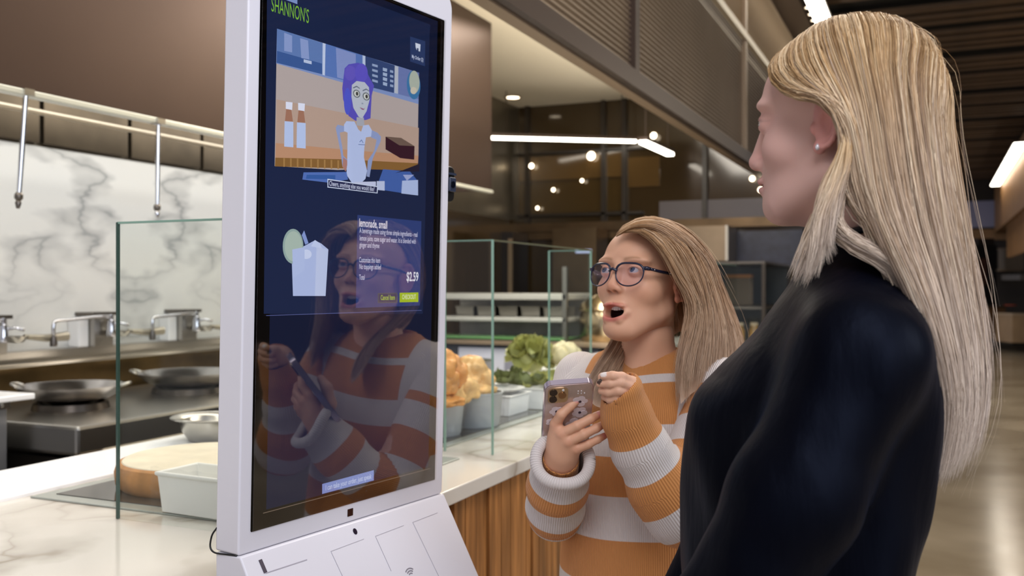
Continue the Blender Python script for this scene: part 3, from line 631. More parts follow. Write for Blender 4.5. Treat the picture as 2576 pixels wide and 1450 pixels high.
far(2546, 2640, 790, 868, 20.0, .7, 'light_cabinet', 'pale wooden cabinet at the right edge of the hall', 'cabinet', (('body', mat('pale_cab_wood', (190, 158, 122), .5, vary=.12, vscale=3), 0, 1, .06, .94, 0, 1), ('top', mat('pale_cab_top', (206, 180, 148), .4), -.02, 1.02, .94, 1, -.04, 1.04), ('plinth', M_black, .02, .98, 0, .06, .06, .9)))
t = far(2515, 2568, 680, 769, 21.2, .12, 'sign_panel', 'grey panel with a round red emblem on the far wooden counter', 'sign', (('panel', mat('sign_grey', (112, 106, 100), .5), 0, 1, 0, 1, 0, 1), ('frame', M_tan, -.02, 1.02, .97, 1.02, -.1, 1.1)))
MB().lathe([(.0001, 0), (.13, 0), (.13, .02), (.0001, .02)], 32).build('emblem', mat('emblem_red', (190, 74, 36), .5), t, 40)
t.children[-1].location = (.03, -.005, .56); t.children[-1].rotation_euler = (math.pi / 2, 0, 0)
far(2455, 2508, 600, 768, 21.4, .3, 'dark_machine', 'tall black machine on the far wooden counter beside the sign', 'machine', (('body', M_black, 0, 1, 0, .9, 0, 1), ('head', mat('machine_dark', (34, 28, 26), .3), .12, .92, .9, 1, .1, .8), ('panel', mat('machine_panel', (60, 34, 26), .4), .1, .5, .3, .7, -.05, .02)))
far(2528, 2576, 625, 680, 21.6, .3, 'menu_box', 'beige box above the far grey sign panel', 'box', (('box', mat('menu_beige', (134, 120, 104), .6), 0, 1, 0, 1, 0, 1), ('lid', M_tan, -.02, 1.02, .94, 1.02, -.05, 1.05)))
# ---------------------------------------------------------------- kiosk
KL = Vector((-.362, 1.32)); kd = Vector((.531, .8474)).normalized(); kn2 = Vector((kd.y, -kd.x))
PHI = math.radians(1.5)
O0 = W(KL.x, KL.y, 1.029); dW = CV(kd.x, kd.y, 0).normalized(); nH = CV(kn2.x, kn2.y, 0).normalized()
uW = (Vector((0, 0, 1)) * math.cos(PHI) + nH * math.sin(PHI)).normalized(); nW = (nH * math.cos(PHI) - Vector((0, 0, 1)) * math.sin(PHI)).normalized()
kx = thing('ordering_kiosk', 'white self-ordering kiosk with tall dark touch screen and slanted payment shelf', 'kiosk', (O0.x - .0, O0.y, 0))
KB = kx.location.copy()
def K(a, v, q=0.): return O0 + dW * a + uW * v + nW * q - KB      # kiosk panel coordinates
M_white = mat('kiosk_white', (212, 210, 217), .32, bump=.01, bscale=400)
def rrect(a0, a1, v0, v1, r, seg=8):
    P = []
    for (cx, cy, s) in ((a1 - r[2], v1 - r[2], 0), (a0 + r[3], v1 - r[3], 1), (a0 + r[0], v0 + r[0], 2), (a1 - r[1], v0 + r[1], 3)):
        rr = r[(2, 3, 0, 1)[s]]
        for k in range(seg + 1):
            an = math.pi / 2 * (s + k / seg); P.append((cx + rr * math.cos(an), cy + rr * math.sin(an)))
    return P
TOPV = .861
MB().prism(rrect(-.021, .4485, -.0285, TOPV, (.004, .008, .035, .035)), -.046, 0, K).build('housing', M_white, kx, 30, .0025, 3)
MB().prism(rrect(0, .425, 0, .806, (.002,) * 4), -.002, .0006, K).build('bezel_glass', mat('bezel_black', (4, 4, 5), .06), kx)
# the lit screen and its flat layers sit in front of the black backing, under one sheet of glossy glass
S0 = O0
def UV(px, py):
    p = onplane(px, py, O0 + nW * .001, nW) - O0
    return (p.dot(dW), p.dot(uW))
layer = [0]
def poly(name, pts, c, s=1.0, px=True, q=None, part=None):
    layer[0] += 1; q = .0008 + layer[0] * .00002 if q is None else q
    P = [UV(*p) for p in pts] if px else pts
    m = emis('screen_%d_%d_%d' % tuple(c) + ('' if s == 1 else '_%g' % s), c, s)
    return MB().prism(P, q - .00001, q, K).build(name, m, part or kx)
def ell_pts(cx, cy, rx, ry, n=28, a0=0, a1=2 * math.pi, sh=0.):
    return [(cx + rx * math.cos(a0 + (a1 - a0) * k / n), cy + ry * math.sin(a0 + (a1 - a0) * k / n) + sh * rx * math.cos(a0 + (a1 - a0) * k / n)) for k in range(n)]
def text(name, s, px, py, h, c, wfit=None, strength=1.0, part=None, bold=0.):
    """flat lettering whose baseline starts at the place seen at (px,py); h is letter height in m, wfit its end pixel"""
    layer[0] += 1; q = .0008 + layer[0] * .00002
    cu = D.curves.new(name, 'FONT'); cu.body = s; cu.size = 1.0; cu.fill_mode = 'FRONT'; cu.offset = bold; cu.resolution_u = 3
    o = D.objects.new(name, cu); COL.objects.link(o); dg = bpy.context.evaluated_depsgraph_get()
    me = D.meshes.new_from_object(o.evaluated_get(dg)); D.objects.remove(o); D.curves.remove(cu)
    xs = [v.co.x for v in me.vertices]; a0, v0 = UV(px, py); sc = h / .70; sx = sc
    if wfit: sx = (UV(*wfit)[0] - a0) / max(xs)
    for v in me.vertices: v.co = K(a0 + v.co.x * sx, v0 + v.co.y * sc, q)
    me.materials.append(emis('screen_%d_%d_%d' % tuple(c) + ('' if strength == 1 else '_%g' % strength), c, strength)); return link(name, me, None, part or kx)
poly('display', [(673, -90), (1083, 62), (1081, 88), (1064, 790), (664, 790)], (30, 40, 72), 1, q=.0007)
a0, v0 = UV(664, 1283); a1, v1 = UV(1080, 80)
scr_pts = [(.028, .024), (.405, .024), (.405, .790), (.028, .790)]
poly('display_lower', [(.028, .026), (.405, .026), (.405, .800), (.028, .800)], (21, 27, 52), 1, px=False, q=.00068)
poly('edge_line', [(.022, .0215), (.41, .0215), (.41, .0228), (.022, .0228)], (120, 104, 90), .8, px=False)
vid = poly('video_frame', [(697, 72), (1054, 183), (1050, 420), (850, 428), (691, 418)], (183, 170, 168))
for pts, c in (([(697, 72), (1054, 183), (1053, 262), (695, 160)], (130, 150, 200)),
               ([(697, 72), (811, 108), (811, 187), (696, 158)], (98, 126, 182)),
               ([(697, 128), (810, 160), (811, 187), (696, 158)], (62, 92, 152)),
               ([(715, 82), (735, 90), (735, 132), (715, 128)], (140, 158, 208)), ([(755, 96), (775, 102), (778, 150), (758, 146)], (140, 158, 208)),
               ([(764, 149), (784, 154), (784, 162), (764, 157)], (186, 200, 230)),
               ([(812, 108), (819, 110), (817, 190), (811, 188)], (196, 208, 236)),
               ([(819, 110), (912, 139), (912, 214), (818, 190)], (92, 122, 188)),
               ([(845, 120), (895, 136), (895, 208), (848, 195)], (136, 152, 206)),
               ([(912, 139), (919, 141), (919, 216), (912, 214)], (190, 204, 232)),
               ([(919, 141), (993, 165), (991, 234), (919, 216)], (56, 74, 120)),
               ([(993, 165), (1002, 168), (1001, 236), (992, 234)], (186, 192, 206)),
               ([(1002, 168), (1054, 183), (1053, 250), (1002, 237)], (110, 124, 178))):
    poly('menu_board', pts, c, part=vid)
for k in range(4):
    poly('menu_line', [(936, 160 + 13 * k), (950, 164 + 13 * k), (950, 170 + 13 * k), (936, 166 + 13 * k)], (150, 168, 204), part=vid)
    poly('menu_line', [(963, 170 + 12 * k), (974, 173 + 12 * k), (973, 181 + 12 * k), (963, 178 + 12 * k)], (164, 182, 214), part=vid)
    poly('menu_line', [(981, 176 + 12 * k), (989, 178 + 12 * k), (989, 184 + 12 * k), (981, 182 + 12 * k)], (150, 168, 204), part=vid)
poly('dish', ell_pts(1040, 214, 17, 36, sh=.2), (64, 120, 170), part=vid); poly('dish_food', ell_pts(1042, 206, 13, 28, sh=.2), (176, 184, 172), part=vid); poly('dish_food', ell_pts(1040, 228, 8, 9), (206, 198, 180), part=vid)
poly('wall_shade', [(695, 250), (1053, 322), (1052, 395), (693, 380)], (186, 160, 146), part=vid)
poly('bar_top', [(693, 360), (860, 376), (1052, 392), (1051, 412), (860, 402), (692, 398)], (192, 146, 116), part=vid)
poly('bar_front', [(692, 397), (860, 401), (1051, 411), (1050, 430), (860, 424), (691, 419)], (138, 100, 56), part=vid)
for k in range(9): poly('bar_board', [(712 + 17 * k, 398 + .7 * k), (716 + 17 * k, 398 + .7 * k), (716 + 17 * k, 420 + .7 * k), (712 + 17 * k, 420 + .7 * k)], (168, 128, 78), part=vid)
for x, y in ((714, 0), (745, 3)):
    poly('bottle', [(x + 5, 275 + y), (x + 18, 276 + y), (x + 22, 306 + y), (x + 2, 305 + y)], (164, 118, 98), part=vid)
    poly('bottle', [(x + 1, 305 + y), (x + 23, 307 + y), (x + 23, 371 + y), (x, 369 + y)], (186, 202, 240), part=vid)
    poly('bottle_cap', [(x + 4, 256 + y), (x + 21, 258 + y), (x + 20, 277 + y), (x + 4, 274 + y)], (226, 230, 250), part=vid)
poly('dark_box', [(969, 344), (985, 345), (1042, 368), (1041, 402), (1006, 398), (969, 376)], (58, 30, 42), part=vid); poly('box_top', [(969, 344), (1008, 347), (1042, 368), (1004, 366)], (112, 92, 82), part=vid)
# a plain attendant figure shown in the video
att = poly('attendant_hair', [(866, 172), (876, 162), (900, 158), (916, 166), (926, 190), (940, 216), (934, 240), (931, 298), (920, 302), (893, 304), (876, 292), (862, 250), (860, 222)], (92, 84, 190))
poly('attendant_hair', ell_pts(880, 184, 14, 19), (104, 92, 196), part=att); poly('attendant_hair', ell_pts(908, 184, 16, 24), (98, 88, 200), part=att); poly('attendant_hair', ell_pts(873, 255, 9, 34), (84, 92, 208), part=att)
poly('attendant_skin', [(896, 295), (914, 296), (916, 318), (896, 316)], (172, 174, 186), part=att)
poly('attendant_skin', [(884, 214), (896, 204), (916, 207), (927, 220), (929, 250), (921, 280), (910, 298), (901, 294), (888, 272), (883, 244)], (190, 196, 210), part=att)
for cx, cy in ((896, 236), (920, 243)):
    poly('attendant_eye', ell_pts(cx, cy, 9, 10, sh=.2), (104, 112, 118), part=att); poly('attendant_eye', ell_pts(cx, cy, 6.5, 7.5, sh=.2), (214, 216, 214), part=att); poly('attendant_eye', ell_pts(cx + 1, cy, 3.2, 5, sh=.2), (70, 70, 66), part=att)
    poly('attendant_brow', [(cx - 9, cy - 16), (cx, cy - 20), (cx + 8, cy - 14), (cx + 8, cy - 12), (cx, cy - 17), (cx - 9, cy - 13)], (100, 110, 130), part=att)
poly('attendant_mouth', [(903, 270), (914, 274), (917, 271), (914, 277), (909, 276)], (150, 96, 130), part=att)
poly('attendant_nose', [(909, 258), (914, 262), (908, 262)], (140, 146, 170), part=att)
for pts in ([(866, 318), (872, 330), (853, 334), (860, 372), (862, 392), (872, 402), (868, 430), (860, 420), (856, 386), (843, 322), (848, 314)], [(930, 326), (948, 334), (957, 344), (956, 356), (936, 400), (928, 446), (921, 444), (924, 404), (940, 380), (946, 352), (932, 346)]):
    poly('attendant_arm', pts, (146, 160, 204), part=att)
poly('attendant_shirt', [(870, 305), (890, 306), (900, 326), (907, 332), (912, 316), (926, 314), (934, 328), (932, 344), (919, 346), (915, 372), (914, 396), (922, 430), (918, 450), (904, 464), (886, 464), (870, 440), (872, 404), (873, 334), (864, 330), (864, 314)], (186, 200, 240), part=att)
poly('attendant_hand', [(862, 396), (872, 404), (872, 416), (868, 432), (860, 420)], (176, 128, 120), part=att)
poly('shirt_mark', [(902, 358), (908, 351), (913, 360), (911, 360), (908, 354), (904, 358)], (110, 130, 180), part=att); poly('shirt_mark', [(900, 363), (917, 364), (917, 365.5), (900, 364.5)], (96, 116, 168), part=att)
for pts, c in (([(762, 434), (870, 433), (874, 452), (826, 460), (759, 452)], (86, 116, 188)), ([(770, 440), (842, 441), (842, 452), (768, 450)], (58, 96, 166)), ([(962, 426), (1030, 432), (1048, 454), (1050, 492), (946, 476), (952, 454)], (70, 100, 172)), ([(1012, 440), (1040, 440), (1022, 455)], (160, 170, 214)), ([(890, 458), (944, 457), (944, 470), (892, 462)], (200, 206, 236)), ([(946, 456), (966, 456), (966, 480), (946, 478)], (190, 200, 232)), ([(1010, 455), (1050, 453), (1050, 492), (1008, 487)], (176, 192, 232)), ([(992, 436), (1054, 412), (1053, 432), (1010, 432)], (40, 34, 52))):
    poly('bar_furniture', pts, c, part=vid)
cap = poly('caption_box', [(822, 450), (949, 469), (948, 487), (822, 472)], (210, 220, 244)); poly('caption_fill', [(824, 453), (947, 471), (946, 485), (824, 470)], (44, 48, 84), part=cap)
text('caption_text', 'Cheers, anything else you would like?', 826, 467, .0072, (206, 212, 238), (940, 480), part=cap, bold=.01)
text('brand_text', "SHANNON'S", 680, 28, .0200, (132, 196, 66), (775, 56), .9)
ic = poly('order_tile', [(1030, 92), (1068, 104), (1067, 167), (1030, 155)], (46, 62, 104)); poly('tile_icon', [(1043, 108), (1056, 112), (1055, 130), (1051, 129), (1051, 122), (1047, 121), (1047, 127), (1044, 120)], (214, 222, 240), part=ic)
text('tile_text', 'My Order (2)', 1034, 146, .0058, (196, 206, 232), (1063, 153), part=ic, bold=.02)
poly('menu_tab', [(715, -12), (746, 0), (746, 11), (714, -1)], (128, 150, 205))
# drink
cup = poly('drink_cup', [(731, 626), (762, 620), (790, 605), (806, 613), (824, 628), (817, 745), (735, 745)], (176, 190, 232)); poly('cup_shade', [(794, 622), (824, 628), (817, 745), (790, 745)], (190, 202, 236), part=cup)
poly('drink_ice', ell_pts(768, 640, 14, 12), (206, 216, 246), part=cup); poly('drink_leaf', [(757, 592), (763, 580), (774, 612), (766, 616)], (136, 156, 214), part=cup); poly('drink_ice', [(780, 620), (790, 604), (802, 612), (808, 625)], (196, 208, 242), part=cup)
lime = poly('lime_slice', ell_pts(735, 620, 26, 44), (150, 172, 168)); poly('lime_flesh', ell_pts(736, 620, 22, 38), (172, 190, 180), part=lime)
poly('drink_cup', [(733, 628), (764, 622), (764, 680), (735, 700)], (180, 194, 234), part=cup)
# card
card = poly('item_card', [(897, 541), (1058, 557), (1054, 769), (893, 775)], (50, 66, 122))
text('card_title', 'lemonade, small', 901, 570, .0125, (232, 226, 240), (972, 574), 1, card, .02)
for s, x, y, e in (('A beverage made using three simple ingredients - real', 902, 586, (1048, 597)), ('lemon juice, cane sugar and water. It is blended with', 902, 605, (1044, 612)), ('ginger and thyme', 902, 622, (952, 623)), ('Customize this item', 901, 660, (954, 661)), ('No toppings added', 901, 677, (956, 677)), ('Total', 901, 704, (915, 704))):
    text('card_text', s, x, y, .0082, (206, 206, 232), e, 1, card, .012)
text('price_text', '$2.59', 1020, 707, .0150, (236, 238, 248), (1050, 707), 1, card, .02)
b1 = poly('outline_button', [(948, 738), (997, 737), (997, 762), (948, 763)], (96, 104, 108), .7); poly('button_fill', [(950, 740), (995, 739), (995, 760), (950, 761)], (46, 56, 92), part=b1)
text('button_text', 'Cancel Item', 955, 755, .0080, (170, 196, 70), (991, 754), .9, b1, .02)
b2 = poly('lime_button', [(1003, 737), (1050, 736), (1050, 760), (1003, 761)], (172, 196, 44)); text('button_text', 'CHECKOUT', 1009, 753, .0076, (228, 236, 190), (1044, 752), 1, b2, .02)
poly('divider_line', [(667, 793.4), (1058, 780.2), (1058, 781.8), (667, 795.2)], (88, 96, 150), .9)
ban = poly('voice_banner', [(808, 1218), (938, 1183), (938, 1209), (808, 1243)], (128, 144, 204)); text('banner_text', 'I can take your order, just speak', 816, 1234, .0080, (196, 206, 238), (932, 1203), 1, ban, .012)
MB().prism([(.0004, .0004), (.4246, .0004), (.4246, .8056), (.0004, .8056)], .0040, .0046, K).build('screen_glass', glass_mat('screen_gloss', (255, 255, 255), .13), kx)
# small sensors on the frame
def on_k(px, py, q=.0005): 
    a, v = UV(px, py); return a, v
def kbox(name, m, px, py, w_, h_, q0, q1):
    a, v = UV(px, py); return MB().prism(rrect(a - w_ / 2, a + w_ / 2, v - h_ / 2, v + h_ / 2, (.0006,) * 4, 2), q0, q1, K).build(name, m, kx)
kbox('square_sensor', mat('sensor_maroon', (40, 18, 16), .2), 882, 1290, .0125, .0115, -.001, .0006)
# lower body with slanted payment shelf
P0s = O0 + uW * -.0285 - KB
def KS(n, z, a): return O0 - KB + dW * a + nH * n + Vector((0, 0, z - 1.029))
prof = [(-.046, 1.0), (.003, 1.0), (.0055, .996), (.118, .795), (.124, .776), (.124, .745), (.116, .735), (.050, .72), (.030, .70), (.022, .66), (.022, .03), (-.046, .03)]
MB().prism(prof, -.021, .4485, KS).build('stand', M_white, kx, 30, .0025, 3)
MB().prism([(-.046, 0), (.16, 0), (.16, .012), (.12, .03), (-.046, .03)], -.04, .47, KS).build('foot_plate', M_white, kx, 30, .003)
sA = O0 - KB + nH * .0055 + Vector((0, 0, .996 - 1.029)); sd = (nH * (.118 - .0055) + Vector((0, 0, .795 - .996))); slen = sd.length; sd.normalize(); sn = dW.cross(sd).normalized()
if sn.dot(nH) < 0: sn = -sn
def SUV(px, py):
    p = onplane(px, py, sA + KB, sn) - KB - sA; return (p.dot(dW), p.dot(sd))
def KP(a, b, q): return sA + dW * a + sd * b + sn * q
M_groove = mat('groove_grey', (162, 158, 168), .5)
def sline(name, pts, wd, m, q=.0006):
    P = [Vector(SUV(*p)) for p in pts]; o = []
    for i in range(len(P) - 1):
        t = (P[i + 1] - P[i]).normalized(); n_ = Vector((-t.y, t.x)) * wd / 2
        o.append(MB().prism([tuple(P[i] - n_), tuple(P[i + 1] - n_), tuple(P[i + 1] + n_), tuple(P[i] + n_)], -.001, q, KP))
    r = o[0]
    for x in o[1:]: r.add(x.v, x.f)
    return r.build(name, m, kx)
sline('panel_groove', [(915, 1357), (832, 1388), (862, 1452)], .0006, M_groove)
sline('panel_groove', [(1100, 1291), (1038, 1315), (1104, 1452)], .0006, M_groove)
sline('panel_groove', [(1015, 1323), (944, 1350), (984, 1438)], .0006, M_groove)
sline('receipt_slot', [(654, 1409), (668, 1442)], .006, mat('slot_dark', (70, 62, 74), .5), .0008)
sline('receipt_lip', [(668, 1443), (772, 1409)], .0014, M_groove)
for k, r in enumerate((.005, .009, .013)):
    a, b = SUV(1036, 1452); pts = []
    m = MB(); n = 14; q = []
    for s, sg in ((r, 1), (r + .0018, -1)):
        rng = range(n + 1) if sg > 0 else range(n, -1, -1)
        q += [(a + s * math.sin(-.75 + 1.5 * i / n), b - s * math.cos(-.75 + 1.5 * i / n)) for i in rng]
    m.prism(q, -.001, .0006, KP).build('contactless_mark', mat('mark_grey', (120, 116, 126), .5), kx)
a, b = SUV(893, 1338); MB().prism([(a + .0042 * math.cos(t_ * .3142 * 2), b + .0052 * math.sin(t_ * .3142 * 2)) for t_ in range(10)], -.001, .0007, KP).build('round_sensor', mat('sensor_dark', (28, 22, 40), .2), kx)
# camera clipped to the far edge of the panel
t = thing('webcam', 'small black camera clipped to the right edge of the kiosk', 'camera', KB + K(.4485, .40, -.02))
cl = t.location - KB
def WC(a, v, q): return K(.4485 + a, UV(1110, 459)[1] + v, q) - cl
MB().prism(rrect(.0005, .024, -.032, .032, (.004, .012, .012, .004)), -.036, -.004, WC).build('shell', M_black, t, 40, .002)
MB().prism(rrect(.001, .020, -.014, .012, (.003,) * 4), -.006, .002, WC).build('lens_housing', mat('lens_house', (50, 56, 72), .2), t, 40, .001)
MB().prism([(.009 + .006 * math.cos(k * math.pi / 8), -.001 + .006 * math.sin(k * math.pi / 8)) for k in range(16)], .001, .004, WC).build('lens', mat('lens_black', (10, 14, 24), .05), t, 40)
MB().prism(rrect(.001, .022, .016, .020, (.001,) * 4), -.006, .0005, WC).build('ridge', mat('lens_house'), t)
# cable
MB().tube(curve_pts([K(-.020, -.0285, -.004), K(-.021, -.030, -.024), K(-.022, -.031, -.046), K(-.023, -.024, -.054), K(-.022, -.008, -.052), K(-.02, .004, -.044)], 24), .0013, 8).build('cable', M_black, kx, 180)
# ---------------------------------------------------------------- implicit-surface modelling for the figures
f32 = np.float32
class Field:
    def __init__(s, lo, hi, res):
        s.lo = np.array(lo, float); s.res = res; s.n = np.ceil((np.array(hi, float) - s.lo) / res).astype(int) + 1
        s.ax = [(s.lo[i] + res * np.arange(s.n[i])).astype(f32) for i in range(3)]; s.D = np.full(s.n, .3, f32)
    def op(s, f, lo, hi, k=.004, mode='u'):
        m = k + 3 * s.res; a = np.clip(np.floor((np.array(lo) - m - s.lo) / s.res).astype(int), 0, s.n); b = np.clip(np.ceil((np.array(hi) + m - s.lo) / s.res).astype(int) + 1, 0, s.n)
        if np.any(b <= a): return s
        sl = tuple(slice(a[i], b[i]) for i in range(3))
        X, Y, Z = np.meshgrid(s.ax[0][sl[0]], s.ax[1][sl[1]], s.ax[2][sl[2]], indexing='ij', sparse=True)
        d = f(X, Y, Z).astype(f32); c = s.D[sl]; k = max(k, 1e-5)
        if mode == 'u': h = np.maximum(k - np.abs(c - d), 0) / k; s.D[sl] = np.minimum(c, d) - h * h * k * .25
        else: d = -d; h = np.maximum(k - np.abs(c - d), 0) / k; s.D[sl] = np.maximum(c, d) + h * h * k * .25
        return s
    def ell(s, c, r, k=.004, mode='u', R=None):
        c = np.array(c, float); r = np.array(r, float) * np.ones(3); q = max(r) if R is not None else r
        def f(X, Y, Z):
            x, y, z = X - c[0], Y - c[1], Z - c[2]
            if R is not None: x, y, z = (R[0][0] * x + R[0][1] * y + R[0][2] * z, R[1][0] * x + R[1][1] * y + R[1][2] * z, R[2][0] * x + R[2][1] * y + R[2][2] * z)
            k0 = np.sqrt((x / r[0]) ** 2 + (y / r[1]) ** 2 + (z / r[2]) ** 2); k1 = np.sqrt((x / r[0] ** 2) ** 2 + (y / r[1] ** 2) ** 2 + (z / r[2] ** 2) ** 2)
            return k0 * (k0 - 1) / np.maximum(k1, 1e-6)
        return s.op(f, c - q, c + q, k, mode)
    def cone(s, a, b, ra, rb, k=.004, mode='u'):
        a = np.array(a, float); b = np.array(b, float); ba = b - a; L2 = max(ba @ ba, 1e-12)
        def f(X, Y, Z):
            t = np.clip(((X - a[0]) * ba[0] + (Y - a[1]) * ba[1] + (Z - a[2]) * ba[2]) / L2, 0, 1)
            return np.sqrt((X - a[0] - t * ba[0]) ** 2 + (Y - a[1] - t * ba[1]) ** 2 + (Z - a[2] - t * ba[2]) ** 2) - (ra + (rb - ra) * t)
        m = max(ra, rb); return s.op(f, np.minimum(a, b) - m, np.maximum(a, b) + m, k, mode)
    def chain(s, P, r, k=.004, mode='u'):
        for i in range(len(P) - 1): s.cone(P[i], P[i + 1], r[i], r[i + 1], k, mode)
        return s
    def mesh(s):
        Dd = s.D; S = Dd < 0; n = np.array(Dd.shape)
        cnt = np.zeros(n - 1, np.int8)
        for i in (0, 1):
            for j in (0, 1):
                for k in (0, 1): cnt += S[i:n[0] - 1 + i, j:n[1] - 1 + j, k:n[2] - 1 + k]
        act = (cnt > 0) & (cnt < 8); idx = np.argwhere(act); P = np.zeros((len(idx), 3)); Nn = np.zeros(len(idx))
        cs = [(i, j, k) for i in (0, 1) for j in (0, 1) for k in (0, 1)]
        for a in range(8):
            for ax in range(3):
                if cs[a][ax] == 0:
                    ca = np.array(cs[a]); cb = ca.copy(); cb[ax] = 1
                    va = Dd[tuple((idx + ca).T)]; vb = Dd[tuple((idx + cb).T)]; m = (va < 0) != (vb < 0)
                    t = np.where(m, va / np.where(m, va - vb, 1), 0); P += (ca + (cb - ca) * t[:, None]) * m[:, None]; Nn += m
        V = s.lo + (idx + P / Nn[:, None]) * s.res
        gid = np.full(n - 1, -1, np.int64); gid[act] = np.arange(len(idx)); Fs = []
        for ax in range(3):
            o1, o2 = (ax + 1) % 3, (ax + 2) % 3
            A = np.take(S, range(n[ax] - 1), ax); B = np.take(S, range(1, n[ax]), ax)
            e = np.argwhere(A != B); e = e[(e[:, o1] > 0) & (e[:, o2] > 0) & (e[:, o1] < n[o1] - 1) & (e[:, o2] < n[o2] - 1)]
            fl = A[tuple(e.T)]
            def g(d1, d2):
                q = e.copy(); q[:, o1] += d1; q[:, o2] += d2; return gid[tuple(q.T)]
            q = np.stack([g(-1, -1), g(0, -1), g(0, 0), g(-1, 0)], 1); q[~fl] = q[~fl][:, ::-1]; Fs.append(q)
        return V, np.concatenate(Fs)
def np_mesh(name, V, Q, attrs=None, cols=None):
    me = D.meshes.new(name); V = np.asarray(V, f32); Q = np.asarray(Q, np.int32); w_ = Q.shape[1]
    me.vertices.add(len(V)); me.vertices.foreach_set('co', V.ravel()); me.loops.add(Q.size); me.loops.foreach_set('vertex_index', Q.ravel())
    me.polygons.add(len(Q)); me.polygons.foreach_set('loop_start', np.arange(0, Q.size, w_, dtype=np.int32)); me.polygons.foreach_set('loop_total', np.full(len(Q), w_, np.int32))
    me.polygons.foreach_set('use_smooth', np.ones(len(Q), bool)); me.update(calc_edges=True); me.validate()
    for k, a in (attrs or {}).items(): me.attributes.new(k, 'FLOAT', 'POINT').data.foreach_set('value', np.asarray(a, f32))
    if cols is not None: me.attributes.new('col', 'FLOAT_COLOR', 'POINT').data.foreach_set('color', np.concatenate([cols, np.ones((len(cols), 1))], 1).astype(f32).ravel())
    return me
def join(parts):
    Vs, Qs, Cs, n = [], [], [], 0
    for V, Q, Cc in parts: Vs.append(V); Qs.append(Q + n); Cs.append(Cc); n += len(V)
    return np.concatenate(Vs), np.concatenate(Qs), np.concatenate(Cs)
def PX(px, py, Y): return np.array([(px - CX) / F * Y, Y, H - (py - CY) / F * Y])       # camera-aligned metres: right, away, up
def toW(V): V = np.asarray(V); return np.stack([V[:, 0] * CT - V[:, 1] * ST, V[:, 0] * ST + V[:, 1] * CT, V[:, 2]], 1)
def put(name, V, Q, m, parent, base, attrs=None, cols=None):
    o = link(name, np_mesh(name, toW(V) - np.array(base), Q, attrs, cols), m, parent); return o
def L3(c): return np.array(lin(c)[:3])
def frame(yaw_f, pitch=0., roll=0.):
    """columns right, forward, up from a horizontal forward direction (X,Y) and a pitch"""
    f = Vector((yaw_f[0], yaw_f[1], 0)).normalized(); u = Vector((0, 0, 1)); r = f.cross(u)
    q = Matrix.Rotation(pitch, 3, r); f = q @ f; u = q @ u
    q = Matrix.Rotation(roll, 3, f); r = q @ r; u = q @ u
    return np.array([list(r), list(f), list(u)]).T
def sstep(x, a, b): t = np.clip((x - a) / (b - a), 0, 1); return t * t * (3 - 2 * t)

